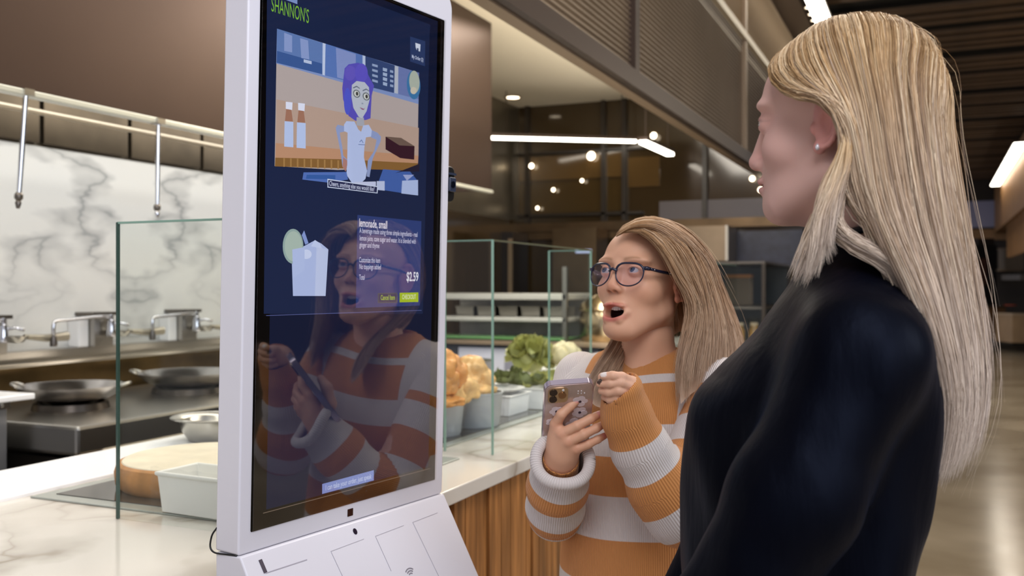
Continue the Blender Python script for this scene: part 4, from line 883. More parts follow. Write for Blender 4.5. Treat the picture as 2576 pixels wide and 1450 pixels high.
def head_field(open_mouth=0., child=0., res=.0018, neck_end=(0, -.040, -.23)):
    F_ = Field((-.098, -.135, -.225), (.098, .125, .130), res); dj = open_mouth
    F_.ell((0, -.014, .026), (.073, .087, .083), .02)
    F_.ell((0, .028, .030), (.060, .060, .054), .025)
    F_.ell((0, .026, -.030), (.059, .058, .058), .02)
    F_.ell((0, .046, -.060), (.034, .040, .032), .02)
    for s in (-1, 1):
        F_.ell((s * .037, .046, -.030), (.026, .030, .024), .018)
        F_.cone((s * (.054 - .008 * child), -.006, -.060 - dj * .3 + .006 * child), (s * (.020 - .003 * child), .058, -.092 - dj), .017, .017, .022)
        F_.ell((s * .030, .070, .019), (.026, .016, .008), .014)
    F_.cone((0, .045, -.090 - dj), (0, .066, -.091 - dj), .022, .0195, .016)
    F_.ell((0, .069, -.095 - dj), (.016, .015, .014), .014)
    F_.ell((0, .040, -.070 - dj * .7), (.036, .034, .030), .025)
    # neck
    F_.cone((0, -.028, -.060), neck_end, .049 - .004 * child, .051 - .003 * child, .03)
    # nose
    nl = 1 - .12 * child; nz = .0085 * child
    F_.cone((0, .083, .010), (0, .0975 - .003 * child, -.037 + nz), .0066, .0084, .010)
    F_.ell((0, .0970 - .0025 * child, -.0408 + nz), (.0092 + .0006 * child, .0098 * nl, .0082 + .0006 * child), .007)
    for s in (-1, 1):
        F_.ell((s * .0105, .0875, -.0445 + nz), (.0072, .0105, .0068), .006)
    for s in (-1, 1): F_.ell((s * .0066, .0935, -.0515 + nz), (.0040, .0062, .0048), .002, 's')
    # eyes
    for s in (-1, 1):
        F_.ell((s * .0315, .094, -.001), (.0185, .0155, .0115), .012, 's')
        F_.ell((s * .0315, .0725, 0), (.0138, .0138, .0132), .004)
        F_.ell((s * .0315, .0870, -.0003), (.0125, .012, .0038 + .0010 * child), .0012, 's')
    # lips
    if dj:
        F_.ell((0, .0865, -.0655), (.0235, .0090, .0060), .006)
        F_.cone((-.014, .0835, -.0790 - dj), (.014, .0835, -.0790 - dj), .0062, .0062, .006)
        for s in (-1, 1): F_.cone((s * .0235, .076, -.072 - dj * .35), (s * .013, .0835, -.0785 - dj), .0050, .0062, .006)
        F_.ell((0, .086, -.0715 - dj * .50), (.0205, .036, .0065 + dj * .42), .003, 's')
    else:
        F_.ell((0, .0865, -.0635), (.0215, .0080, .0055), .005)
        F_.ell((0, .0855, -.0735), (.0185, .0082, .0062), .005)
        F_.ell((0, .0915, -.0685), (.0225, .011, .0011), .0025, 's')
    F_.cone((0, .094, -.057), (0, .0915, -.062), .0022, .0022, .003, 's')
    # ears: a plate with a raised rim, a bowl, a tragus and a lobe
    for s in (-1, 1):
        a = .32
        R = ((math.cos(a), 0 * s, 0), (0, 1, 0), (0, 0, 1))
        cx, cy, cz = s * .0765, -.005, -.008
        A = .42; Re = ((math.cos(A), s * math.sin(A), 0), (-s * math.sin(A), math.cos(A), 0), (0, 0, 1))
        F_.ell((cx + s * .002, cy, cz), (.0050, .0170, .029), .005, 'u', Re)
        pts = []
        for t in np.linspace(-2.2, 1.9, 13):
            y = cy - .0175 * math.cos(t) - .004; z = cz + .0315 * math.sin(-t) * -1
            pts.append((cx + s * (.0065 + .0070 * math.cos(t)), cy - .0165 * math.cos(t), cz + .0005 - .0300 * math.sin(t)))
        F_.chain(pts, [.0030] * 13, .0025)
        F_.ell((cx + s * .0100, cy - .000, cz - .006), (.0085, .0085, .0150), .003, 's', Re)
        F_.ell((cx + s * .0105, cy - .003, cz + .016), (.0055, .0065, .0075), .003, 's', Re)
        F_.ell((cx - s * .001, cy + .0135, cz - .0085), (.0045, .0040, .0060), .003)
        F_.ell((cx + s * .001, cy + .006, cz - .0290), (.0048, .0072, .0078), .004)
    return F_
def head_cols(V, skin, lip, blush, open_mouth=0., brow=None, child=0):
    x, y, z = V.T; n = len(V); c = np.tile(L3(skin), (n, 1)); dj = open_mouth
    def mix(m, col, a=1.): nonlocal c; m = (m * a)[:, None]; c = c * (1 - m) + L3(col) * m
    for s in (-1, 1):
        mix(np.exp(-(((x - s * .042) / .022) ** 2 + ((z + .035) / .02) ** 2)) * (y > .03), blush, .22)
        ex = np.abs(x) - .0765
        mix(sstep(np.abs(x), .070, .078) * (np.abs(y + .005) < .03), blush, .5)
        mix(np.exp(-(((x - s * .0315) / .017) ** 2 + ((z) / .010) ** 2)) * (y > .06), blush, .35)
    mix(np.exp(-((x / .016) ** 2 + ((z + .042 - .0085 * child) / .014) ** 2)) * (y > .085), blush, .4)
    nz = .0085 * child
    mix(np.exp(-((np.abs(x) - .0066) / .0036) ** 2 - ((z + .0490 - nz) / .0028) ** 2 - ((y - .0925) / .005) ** 2), (90, 40, 36), .9)
    if dj:
        u = sstep(z, -.0725, -.0700); up = np.exp(-((z + .0655) / .0050) ** 4 - (x / .0225) ** 4) * (y > .074)
        lo = np.exp(-((z + .0795 + dj * (1 - .55 * (x / .024) ** 2)) / .0058) ** 4 - (x / .026) ** 4) * (y > .070)
        mix(np.maximum(up, lo), lip, .8)
        mix(((y < .0775 - 30 * x * x) & (y > .03) & (np.abs(x) < .0215) & (z < -.0640) & (z > -.0785 - dj)).astype(float), (48, 16, 18), 1)
    else:
        mix(np.exp(-((z + .0685) / .0090) ** 4 - (x / .0215) ** 4) * (y > .076), lip, .75)
        mix(((np.abs(z + .0685) < .0013) & (np.abs(x) < .021) & (y > .07)).astype(float), (90, 44, 44), .7)
    if brow is not None:
        for s in (-1, 1):
            t = np.clip((s * x - .012) / .036, 0, 1); zc = .0185 + .006 * np.sin(t * 2.2) - .003 * t
            mix(np.exp(-((z - zc) / (.0034 - .0018 * t)) ** 2) * sstep(s * x, .009, .017) * (1 - sstep(s * x, .040, .050)) * (y > .04), brow, .6)
        # lash line
        for s in (-1, 1):
            d = np.sqrt(((x - s * .0315) / .0128) ** 2 + ((z + .0003) / (.0056)) ** 2)
            mix(np.exp(-((d - 1.04) / .14) ** 2) * sstep(z, -.0015, .0012) * (y > .062) * np.exp(-((x - s * .0315) / .0135) ** 6), (78, 52, 44), .7)
    return c
M_skin = D.materials.new('skin'); M_skin.use_nodes = True
_b = M_skin.node_tree.nodes['Principled BSDF']; _a = N(M_skin, 'ShaderNodeVertexColor', layer_name='col'); L(M_skin, _a.outputs[0], _b.inputs['Base Color'])
_b.inputs['Roughness'].default_value = .48; _b.inputs['Specular IOR Level'].default_value = .35
_b.inputs['Subsurface Weight'].default_value = .12; _b.inputs['Subsurface Radius'].default_value = (.012, .005, .003); _b.inputs['Subsurface Scale'].default_value = .5
_t = N(M_skin, 'ShaderNodeTexCoord'); _n = N(M_skin, 'ShaderNodeTexNoise', Scale=900.0, Detail=2.0); L(M_skin, _t.outputs['Object'], _n.inputs['Vector'])
_p = N(M_skin, 'ShaderNodeBump'); _p.inputs['Strength'].default_value = .08; _p.inputs['Distance'].default_value = .002; L(M_skin, _n.outputs['Fac'], _p.inputs['Height']); L(M_skin, _p.outputs[0], _b.inputs['Normal'])
M_eye = D.materials.new('eye_surface'); M_eye.use_nodes = True
_b = M_eye.node_tree.nodes['Principled BSDF']; _a = N(M_eye, 'ShaderNodeVertexColor', layer_name='col'); L(M_eye, _a.outputs[0], _b.inputs['Base Color']); _b.inputs['Roughness'].default_value = .06
def eyeball(c, gaze, r, iris, parent, base):
    n1, n2 = 48, 40; V = []; 
    g = Vector(gaze).normalized(); a = g.orthogonal().normalized(); b = g.cross(a)
    cols = []
    for i in range(n1 + 1):
        th = math.pi * (i / n1) ** 1.6
        for k in range(n2):
            p = g * math.cos(th) + (a * math.cos(2 * math.pi * k / n2) + b * math.sin(2 * math.pi * k / n2)) * math.sin(th)
            bul = 1 + .05 * max(0, 1 - th / .5)
            V.append(np.array(c) + np.array(p) * r * bul)
            if th < .20: cols.append(L3((12, 10, 10)))
            elif th < .47: cols.append(L3(iris) * (.75 + .5 * ((k * 7) % 5) / 5 * (th - .2) / .3))
            elif th < .53: cols.append(L3(iris) * .4)
            else: cols.append(L3((208, 198, 194)))
    Q = np.array([(i * n2 + k, (i + 1) * n2 + k, (i + 1) * n2 + (k + 1) % n2, i * n2 + (k + 1) % n2) for i in range(n1) for k in range(n2)])
    return put('eye', np.array(V), Q, M_eye, parent, base, cols=np.array(cols))
# ---------------------------------------------------------------- hair
def resample(P, K):
    P = np.array(P, float); n = len(P); Q = np.vstack([2 * P[0] - P[1], P, 2 * P[-1] - P[-2]])
    d = np.r_[0, np.cumsum(np.linalg.norm(np.diff(P, axis=0), axis=1))]; T = np.interp(np.linspace(0, d[-1], K), d, np.arange(n))
    k = np.minimum(T.astype(int), n - 2); u = (T - k)[:, None]
    a, b, c, e = Q[k], Q[k + 1], Q[k + 2], Q[k + 3]
    return .5 * (2 * b + (c - a) * u + (2 * a - 5 * b + 4 * c - e) * u ** 2 + (3 * b - a - 3 * c + e) * u ** 3)
def strands(guides, n, K=18, w=.0009, depth=.008, clump=60, cl=.6, spread=.004, inward=None, trim=(.86, 1.0), frizz=.0015, seed=1, tone=0., t0=(0., .03), push=None):
    """n tapered strands interpolated across neighbouring guides, gathered in locks; returns V, Q, attrs"""
    R = np.random.default_rng(seed); G = np.stack([resample(g, K) for g in guides]); ng = len(G)
    cu = (np.arange(clump) + R.uniform(.15, .85, clump)) / clump * (ng - 1); co = R.normal(0, 1, (clump, 3)); ct = R.uniform(0, 1, clump)
    u = R.uniform(0, ng - 1, n); ci = np.argmin(np.abs(u[:, None] - cu[None]), 1)
    tt = np.linspace(0, 1, K)
    uu = u[:, None] + (cu[ci] - u)[:, None] * (cl * np.clip(tt * 1.4 - .15, 0, 1))[None]
    k0 = np.clip(uu.astype(int), 0, ng - 2); fr = (uu - k0)[..., None]; ar = np.arange(K)[None]
    P = G[k0, ar] * (1 - fr) + G[k0 + 1, ar] * fr
    # depth into the head and lock offset
    dep = R.uniform(0, 1, n); off = R.normal(0, 1, (n, 3))
    if inward is not None:
        dirs = inward - P; dirs /= np.linalg.norm(dirs, axis=2, keepdims=True); P = P + dirs * (dep[:, None, None] * depth * np.clip(tt * 3 + .3, .3, 1)[None, :, None])
    grow = np.clip(tt * 1.6, .08, 1)[None, :, None]
    P = P + off[:, None] * spread * .5 * grow + co[ci][:, None] * spread * grow
    ph = R.uniform(0, 6.28, (n, 1)); fq = R.uniform(4, 11, (n, 1)); wob = np.stack([np.sin(tt[None] * fq + ph), np.cos(tt[None] * fq * .8 + ph * 2), .3 * np.sin(tt[None] * fq + 2 * ph)], 2)
    P = P + wob * frizz * grow
    if push is not None: P = push(P)
    # random start and end along each guide
    s0 = R.uniform(*t0, n); s1 = R.uniform(*trim, n); S = (s0[:, None] + (s1 - s0)[:, None] * tt[None]) * (K - 1)
    k = np.minimum(S.astype(int), K - 2); fr = (S - k)[..., None]; ix = np.arange(n)[:, None]; P = P[ix, k] * (1 - fr) + P[ix, k + 1] * fr
    T = np.gradient(P, axis=1); T /= np.linalg.norm(T, axis=2, keepdims=True) + 1e-9
    up = R.normal(0, 1, (n, 1, 3)); A = up - T * (T * up).sum(2, keepdims=True); A /= np.linalg.norm(A, axis=2, keepdims=True) + 1e-9; B = np.cross(T, A)
    rad = (w * R.uniform(.7, 1.3, n)[:, None] * np.clip(np.minimum(tt * 9 + .15, (1.02 - tt) * 4), .12, 1)[None])[..., None]
    V = np.stack([P + (A * math.cos(q) + B * math.sin(q)) * rad for q in (0, 2.094, 4.189)], 2).reshape(-1, 3)
    b0 = (np.arange(n)[:, None, None] * K + np.arange(K - 1)[None, :, None]) * 3; q = np.arange(3)[None, None]
    Q = np.stack([b0 + q, b0 + (q + 1) % 3, b0 + 3 + (q + 1) % 3, b0 + 3 + q], 3).reshape(-1, 4)
    rnd = np.repeat(.55 * ct[ci] + .45 * R.uniform(0, 1, n), K * 3) + tone; ts = np.tile(np.repeat(tt, 3), n)
    return V, Q, rnd, ts
def pusher(Hc, R, S, grow):
    """moves hair points that lie inside the skull out to its surface"""
    c = np.array([0, -.014, .026]) * S; r = (np.array([.073, .087, .083]) + grow) * S
    def f(P):
        sh = P.shape; L_ = (P.reshape(-1, 3) - Hc) @ R - c; q = np.sqrt(((L_ / r) ** 2).sum(1)); k = np.where(q < 1, 1 / np.maximum(q, .2), 1.0)
        return ((L_ * k[:, None] + c) @ R.T + Hc).reshape(sh)
    return f
def guide_push(gs, push):
    """guides resampled, moved clear of the skull and smoothed along and across"""
    G = np.stack([resample(g, 44) for g in gs])
    for _ in range(3):
        P = push(G); P[:, 1:-1] = .25 * P[:, :-2] + .5 * P[:, 1:-1] + .25 * P[:, 2:]
        G = np.maximum(0, 1) * P
    H_ = G.copy(); H_[1:-1, 4:] = .15 * G[:-2, 4:] + .7 * G[1:-1, 4:] + .15 * G[2:, 4:]
    return [g for g in H_]
def shell(guides, K=22, off=0., inward=None, push=None):
    G = np.stack([resample(g, K + 2)[2:] for g in guides]); ng = len(G)
    # refine across guides
    M_ = 6; us = np.linspace(0, ng - 1, (ng - 1) * M_ + 1); P = np.stack([resample(G[:, j], len(us)) if ng > 2 else np.stack([G[0, j] * (1 - u) + G[1, j] * u for u in us]) for j in range(K)], 1)
    if inward is not None: d = inward - P; P = P + d / np.linalg.norm(d, axis=2, keepdims=True) * off
    if push is not None: P = push(P)
    n = len(us); V = P.reshape(-1, 3); Q = np.array([(i * K + j, i * K + j + 1, (i + 1) * K + j + 1, (i + 1) * K + j) for i in range(n - 1) for j in range(K - 1)])
    return V, Q, np.full(len(V), .25), np.tile(np.linspace(0, 1, K), n)
def hair_mat(name, dark, mid, light, tipc):
    m = D.materials.new(name); m.use_nodes = True; b = m.node_tree.nodes['Principled BSDF']
    a = N(m, 'ShaderNodeAttribute', attribute_name='rnd'); r = N(m, 'ShaderNodeValToRGB'); e = r.color_ramp.elements
    e[0].position = .1; e[0].color = lin(dark); e[1].position = .9; e[1].color = lin(light); x = e.new(.5); x.color = lin(mid)
    L(m, a.outputs['Fac'], r.inputs[0]); t = N(m, 'ShaderNodeAttribute', attribute_name='along')
    r2 = N(m, 'ShaderNodeMapRange'); r2.inputs['From Min'].default_value = .25; r2.inputs['From Max'].default_value = .9; r2.inputs['To Max'].default_value = .6; L(m, t.outputs['Fac'], r2.inputs['Value'])
    mx = N(m, 'ShaderNodeMixRGB'); mx.inputs[2].default_value = lin(tipc); L(m, r2.outputs[0], mx.inputs[0]); L(m, r.outputs[0], mx.inputs[1]); L(m, mx.outputs[0], b.inputs['Base Color'])
    b.inputs['Roughness'].default_value = .48; b.inputs['Specular IOR Level'].default_value = .4
    return m
def put_hair(name, sets, m, parent, base):
    Vs, Qs, Rr, Tt, n = [], [], [], [], 0
    for V, Q, r, t in sets: Vs.append(V); Qs.append(Q + n); Rr.append(r); Tt.append(t); n += len(V)
    return put(name, np.concatenate(Vs), np.concatenate(Qs), m, parent, base, {'rnd': np.concatenate(Rr), 'along': np.concatenate(Tt)})
def PXs(L_): return [PX(*p) for p in L_]
# ---------------------------------------------------------------- garments
def torso_fn(fr, cx, cy, prof):
    """prof rows: z, half width, front, back, forward shift"""
    P = resample(np.array(sorted(prof), float), 70); P = P[np.argsort(P[:, 0])]
    def f(X, Y, Z):
        u = (X - cx) * fr[0, 0] + (Y - cy) * fr[1, 0]; v = (X - cx) * fr[0, 1] + (Y - cy) * fr[1, 1]
        a, bf, bb, sh = (np.interp(Z, P[:, 0], P[:, i]) for i in (1, 2, 3, 4)); v = v - sh
        b = np.where(v > 0, bf, bb); q = np.sqrt((np.abs(u) / a) ** 2.3 + (np.abs(v) / b) ** 2.3 + 1e-9) ** (2 / 2.3)
        d = (q - 1) * np.minimum(a, b) * .8
        return np.maximum(d, np.maximum(P[0, 0] - Z, Z - P[-1, 0]))
    return f
# ---------------------------------------------------------------- the woman, in profile at the kiosk
WH = np.array([(2120 - CX) / F * 1.05, 1.05, H - (308 - CY) / F * 1.05])     # head centre
WR = frame((-math.cos(math.radians(35)), math.sin(math.radians(35))), math.radians(1)); WS = .985
wtf = frame((-math.cos(math.radians(15)), math.sin(math.radians(15)))); WTX, WTY = .380, 1.06
wb_ = W(WTX, WTY, 0); WB = (wb_.x, wb_.y, 0)
SK_W = (226, 184, 172)
def wt(u, v, z): p = wtf @ np.array([u, v, 0]); return np.array([WTX + p[0], WTY + p[1], z])
ne_ = WR.T @ (wt(0, -.01, 1.34) - WH) / WS; hf = head_field(neck_end=tuple(ne_)); V, Q = hf.mesh(); col = head_cols(V, SK_W, (196, 120, 118), (222, 150, 142), brow=(176, 140, 112))
V = (V * WS) @ WR.T + WH; bodyparts = [(V, Q, col)]
# rest of the body under the clothes, down to the floor
bf_ = Field((.05, .70, -.01), (.65, 1.40, 1.46), .011)
bf_.cone(wt(0, -.005, 1.27), WH + WR @ np.array([0, -.03, -.09]), .05, .050, .04); bf_.ell(wt(0, .03, 1.22), (.08, .08, .13), .04); bf_.cone(wt(0, .03, 1.15), wt(0, .01, .92), .07, .09, .04)
for s in (-1, 1):
    bf_.chain([wt(s * .15, 0, 1.30), wt(s * .180, .068, 1.17), wt(s * .185, .140, 1.03), wt(s * .180, .225, .89)], [.040, .036, .032, .026], .02)
    bf_.chain([wt(s * .085, .02, .90), wt(s * .095, .03, .48), wt(s * .095, .0, .10)], [.075, .052, .036], .03)
    bf_.cone(wt(s * .095, 0, .06), wt(s * .10, .13, .035), .036, .028, .03)
V, Q = bf_.mesh(); bodyparts.append((V, Q, np.tile(L3(SK_W), (len(V), 1))))
# near and far hands, relaxed in front
def hand_rest(wrist, fwd, down, side, res=.0024):
    """a relaxed hand hanging from the wrist: fwd along the fingers, side towards the thumb"""
    fwd = np.array(fwd, float); fwd /= np.linalg.norm(fwd); side = np.array(side, float); side -= fwd * (side @ fwd); side /= np.linalg.norm(side); nrm = np.cross(fwd, side)
    Fh = Field(wrist - .13, wrist + .20, res * 1.4); p = lambda a, b, c: wrist + fwd * a + side * b + nrm * c
    for i, b in enumerate((.028, .010, -.009, -.026)):
        Fh.cone(p(.0, b * .5, 0), p(.075, b, 0), .020, .013, .02)
        Lf = (.066, .074, .068, .052)[i]; pts = [p(.075, b, 0)]; an = .25
        for q in range(3):
            an += .28; st = Lf * (.45, .31, .24)[q]; pts.append(pts[-1] + (fwd * math.cos(an - .3) + nrm * math.sin(an - .3)) * st)
        Fh.chain(pts, [.0098, .0088, .0080, .0068], .003)
    Fh.chain([p(.015, .022, .004), p(.045, .048, .014), p(.075, .058, .022), p(.098, .060, .026)], [.015, .012, .010, .008], .010)
    Fh.cone(p(-.05, 0, 0), p(.01, 0, 0), .026, .026, .02); return Fh.mesh()
for s in (-1, 1):
    V, Q = hand_rest(wt(s * .180, .230, .87), wtf @ np.array([-s * .15, .55, -.8]), None, wtf @ np.array([-s * .3, .7, .5])); bodyparts.append((V, Q, np.tile(L3(SK_W), (len(V), 1))))
V, Q, col = join(bodyparts)
woman = put('person', V, Q, M_skin, None, WB, cols=col); woman.location = WB
tag(woman, 'woman with long blonde hair in a dark navy blouse, in profile facing the kiosk', 'person')
for s in (-1, 1):
    gz = WR @ np.array([.10 * 0, 1, -.05])
    eyeball(WH + WR @ (np.array([s * .0315, .0728, 0]) * WS), gz, .0119 * WS, (96, 120, 140), woman, WB)
# earring in the near ear lobe
e0 = WH + WR @ (np.array([-.0835, .0015, -.0375]) * WS); m = MB().lathe([(.0001, -.0032), (.0016, -.0025), (.0024, -.0006), (.0021, .0013), (.0010, .003), (.0001, .0038)], 12)
o = m.build('earring', mat('crystal_stud', (244, 244, 250), .05, .2, 1.0), woman, 60); p = W(*e0); o.location = p - Vector(WB); o['label'] = 'small sparkling stud'
# blouse
bl = Field((-.02, .66, .80), (.66, 1.40, 1.46), .0052)
bl.op(torso_fn(wtf, WTX, WTY, [(.84, .175, .165, .11, 0), (.95, .170, .175, .08, 0), (1.05, .155, .182, .056, 0), (1.13, .150, .184, .078, 0), (1.20, .155, .182, .088, 0), (1.245, .158, .172, .093, 0), (1.275, .158, .148, .094, 0), (1.313, .150, .112, .090, 0), (1.35, .125, .086, .082, 0), (1.385, .085, .062, .068, 0), (1.415, .062, .055, .058, .0), (1.435, .057, .055, .055, 0)]), (0, .7, .82), (.66, 1.4, 1.45), .02)
for s in (-1, 1):
    sh = wt(s * .158, .008, 1.308); el = wt(s * .185, .140, 1.03); wr = wt(s * .180, .225, .89)
    bl.cone(wt(s * .05, -.005, 1.375), sh, .036, .050, .05); bl.chain([sh, wt(s * .180, .068, 1.17), el, wr], [.053, .057, .055, .044], .025)
# drape folds
def folds(V, seed, amp):
    x, y, z = V.T; o = np.zeros_like(V)
    n = np.array([noise.noise(Vector((a * 7, b * 7, c * 3.2 + seed))) for a, b, c in V]) + .5 * np.array([noise.noise(Vector((a * 19 + c * 9, b * 19, c * 6 + seed))) for a, b, c in V])
    return n * amp
# open the neck and the hem
bl.cone(WH + WR @ np.array([0, -.03, -.12]), WH + WR @ np.array([0, -.02, .0]), .052, .055, .004, 's')
V, Q = bl.mesh(); ctr = np.array([WTX - .05, WTY, 0]); dr = V - ctr; dr[:, 2] = 0; dr /= np.linalg.norm(dr, axis=1, keepdims=True) + 1e-6
V = V + dr * folds(V, 3.0, .009)[:, None]
M_blouse = mat('navy_satin', (2, 2, 6), .5, 0, .10, bump=.22, bscale=1.0)
_b = M_blouse.node_tree.nodes['Principled BSDF']; _b.inputs['Specular Tint'].default_value = (.5, .62, 1, 1)
for _q in list(M_blouse.node_tree.nodes):
    if _q.type == 'TEX_NOISE':
        _mp = N(M_blouse, 'ShaderNodeMapping'); _mp.inputs['Scale'].default_value = (34, 34, 7); _mp.inputs['Rotation'].default_value = (.3, .5, 0); _tc = N(M_blouse, 'ShaderNodeTexCoord')
        L(M_blouse, _tc.outputs['Object'], _mp.inputs[0]); L(M_blouse, _mp.outputs[0], _q.inputs['Vector'])
_b.inputs['Sheen Weight'].default_value = .04; _b.inputs['Sheen Roughness'].default_value = .4; _b.inputs['Sheen Tint'].default_value = lin((120, 140, 190))
blouse = put('blouse', V, Q, M_blouse, woman, WB)
# collar binding
cpts = []
for t in np.linspace(0, 2 * math.pi, 40):
    c = WH + WR @ np.array([0, -.032, -.118]); cpts.append(c + wtf @ np.array([.058 * math.cos(t), .058 * math.sin(t), .014 * math.sin(t) * -1]))
def np_tube(P, r, seg=8):
    P = np.array(P); m = MB().tube([tuple(p) for p in P], r, seg); return np.array(m.v), m.f
def put_mb(name, mb, m, parent, base, smooth=180):
    mb.v = [tuple(v) for v in (toW(np.array(mb.v)) - np.array(base))]; return mb.build(name, m, parent, smooth)
put_mb('collar', MB().tube([tuple(p) for p in cpts], .0042, 8), mat('navy_collar', (26, 28, 44), .35), woman, WB)
# trousers and shoes
tr = Field((.1, .8, -.01), (.62, 1.35, .98), .010)
tr.op(torso_fn(wtf, WTX, WTY, [(.80, .165, .13, .11, 0.01), (.88, .17, .13, .115, .01), (.93, .16, .13, .10, .01)]), (.1, .8, .78), (.65, 1.35, .95), .03)
for s in (-1, 1): tr.chain([wt(s * .085, .02, .86), wt(s * .095, .03, .48), wt(s * .095, .0, .09)], [.095, .075, .062], .03)
V, Q = tr.mesh(); put('trousers', V, Q, mat('blue_denim', (38, 52, 84), .7, bump=.2, bscale=300), woman, WB)
for s in (-1, 1):
    sf = Field(wt(s * .095, .06, .06) - .2, wt(s * .095, .06, .06) + .2, .006); sf.chain([wt(s * .095, -.05, .045), wt(s * .097, .06, .04), wt(s * .10, .16, .032)], [.044, .042, .034], .02)
    sf.op(lambda X, Y, Z: Z - .004 + 0 * X + 0 * Y, (-1, 0, -.3), (2, 3, .004), .002, 's'); V, Q = sf.mesh(); put('shoe', V, Q, M_black, woman, WB)

# hair: guide curves on the near side, over the crown, down the back
GW = [
 [(1996, 108, 1.075), (1950, 140, 1.05), (1932, 178, 1.025), (1950, 216, 1.0), (1998, 240, .972), (2048, 244, .958), (2112, 262, .948), (2128, 320, .948), (2122, 420, .950), (2086, 520, .955), (2088, 585, .952), (2150, 614, .935), (2236, 652, .92), (2300, 735, .925), (2335, 830, .94)],
 [(2018, 92, 1.075), (1966, 128, 1.04), (1950, 172, 1.01), (1976, 212, .985), (2030, 236, .962), (2080, 244, .950), (2126, 290, .945), (2134, 380, .946), (2128, 470, .948), (2098, 560, .945), (2150, 618, .93), (2240, 668, .92), (2308, 760, .925), (2345, 860, .94)],
]
GWB = [
 [(2018, 92, 1.075), (1966, 128, 1.04), (1952, 172, 1.01), (1980, 212, .985), (2034, 236, .962), (2088, 246, .950), (2128, 290, .945), (2136, 370, .946), (2124, 440, .948), (2149, 516, .945), (2212, 572, .93), (2264, 604, .92), (2316, 684, .922), (2350, 800, .93), (2365, 920, .945)],
 [(2048, 72, 1.072), (2000, 112, 1.03), (1996, 160, .995), (2034, 208, .968), (2086, 232, .950), (2124, 276, .942), (2142, 360, .940), (2140, 440, .942), (2166, 506, .94), (2214, 560, .93), (2266, 612, .92), (2316, 700, .918), (2348, 820, .926), (2362, 930, .942), (2362, 1040, .955)],
 [(2080, 58, 1.07), (2050, 100, 1.015), (2062, 160, .98), (2096, 220, .955), (2130, 280, .940), (2152, 360, .936), (2162, 440, .936), (2186, 520, .930), (2232, 592, .92), (2284, 670, .915), (2326, 770, .918), (2352, 890, .932), (2362, 1010, .948), (2350, 1130, .962), (2340, 1190, .966)],
 [(2110, 48, 1.07), (2104, 92, 1.01), (2124, 160, .972), (2152, 240, .948), (2170, 330, .936), (2182, 430, .930), (2204, 540, .920), (2250, 640, .908), (2306, 750, .910), (2350, 870, .925), (2374, 1000, .942), (2366, 1110, .958), (2344, 1210, .968)],
 [(2140, 43, 1.070), (2158, 90, 1.009), (2182, 160, 0.964), (2204, 250, 0.940), (2218, 350, 0.928), (2234, 460, 0.918), (2262, 580, 0.910), (2310, 710, 0.906), (2352, 840, 0.916), (2384, 980, 0.934), (2380, 1090, 0.954), (2350, 1232, 0.966)],
 [(2170, 41, 1.072), (2208, 92, 1.011), (2236, 170, 0.952), (2254, 270, 0.932), (2266, 380, 0.920), (2284, 500, 0.912), (2318, 640, 0.914), (2356, 790, 0.925), (2392, 940, 0.934), (2404, 1060, 0.952), (2388, 1160, 0.965), (2362, 1238, 0.970)],
 [(2200, 42, 1.075), (2254, 98, 1.015), (2284, 180, 0.950), (2302, 290, 0.932), (2316, 410, 0.922), (2338, 550, 0.921), (2372, 710, 0.937), (2408, 870, 0.948), (2424, 1010, 0.958), (2414, 1110, 0.968), (2384, 1226, 0.973)],
 [(2225, 46, 1.080), (2290, 106, 1.029), (2325, 195, 0.970), (2345, 310, 0.955), (2360, 440, 0.945), (2384, 590, 0.953), (2416, 760, 0.976), (2440, 910, 0.981), (2444, 1030, 0.986), (2430, 1120, 0.991), (2400, 1215, 0.993)],
 [(2240, 52, 1.090), (2312, 122, 1.044), (2354, 215, 1.000), (2380, 335, 0.990), (2396, 470, 0.981), (2418, 620, 0.991), (2446, 790, 1.011), (2462, 930, 1.011), (2456, 1040, 1.013), (2440, 1120, 1.015), (2414, 1195, 1.015)],
 [(2240, 54, 1.105), (2318, 132, 1.072), (2368, 232, 1.044), (2400, 360, 1.036), (2418, 500, 1.026), (2438, 650, 1.034), (2466, 820, 1.043), (2474, 950, 1.039), (2464, 1050, 1.039), (2446, 1130, 1.039), (2424, 1180, 1.039)],
 [(2225, 52, 1.120), (2300, 130, 1.116), (2355, 240, 1.100), (2390, 370, 1.090), (2410, 510, 1.075), (2432, 660, 1.077), (2458, 820, 1.078), (2464, 950, 1.068), (2450, 1050, 1.068), (2430, 1120, 1.068)],
]
FAR = [
 [(1996, 108, 1.085), (1960, 140, 1.12), (1950, 190, 1.15), (1985, 240, 1.165), (2040, 320, 1.165), (2070, 430, 1.15), (2075, 540, 1.13), (2060, 640, 1.11)],
 [(2060, 62, 1.09), (2050, 110, 1.14), (2060, 190, 1.165), (2090, 300, 1.175), (2110, 430, 1.16), (2120, 560, 1.14), (2120, 680, 1.13)],
 [(2140, 43, 1.09), (2160, 100, 1.15), (2190, 200, 1.175), (2220, 330, 1.18), (2250, 480, 1.16), (2290, 640, 1.14), (2320, 760, 1.13)],
 [(2225, 52, 1.12), (2290, 130, 1.15), (2335, 240, 1.16), (2365, 380, 1.15), (2390, 540, 1.13), (2420, 700, 1.11), (2440, 860, 1.10)],
]
FRONT = [
 [(2084, 400, 1.03), (2066, 500, 1.035), (2044, 570, 1.03), (2022, 630, 1.025), (2000, 676, 1.02)],
 [(2088, 420, 1.03), (2072, 520, 1.03), (2056, 600, 1.02), (2036, 670, 1.0), (2018, 720, .99)],
 [(2096, 430, 1.02), (2086, 520, 1.015), (2074, 600, 1.005), (2056, 670, .99), (2034, 724, .975)],
]
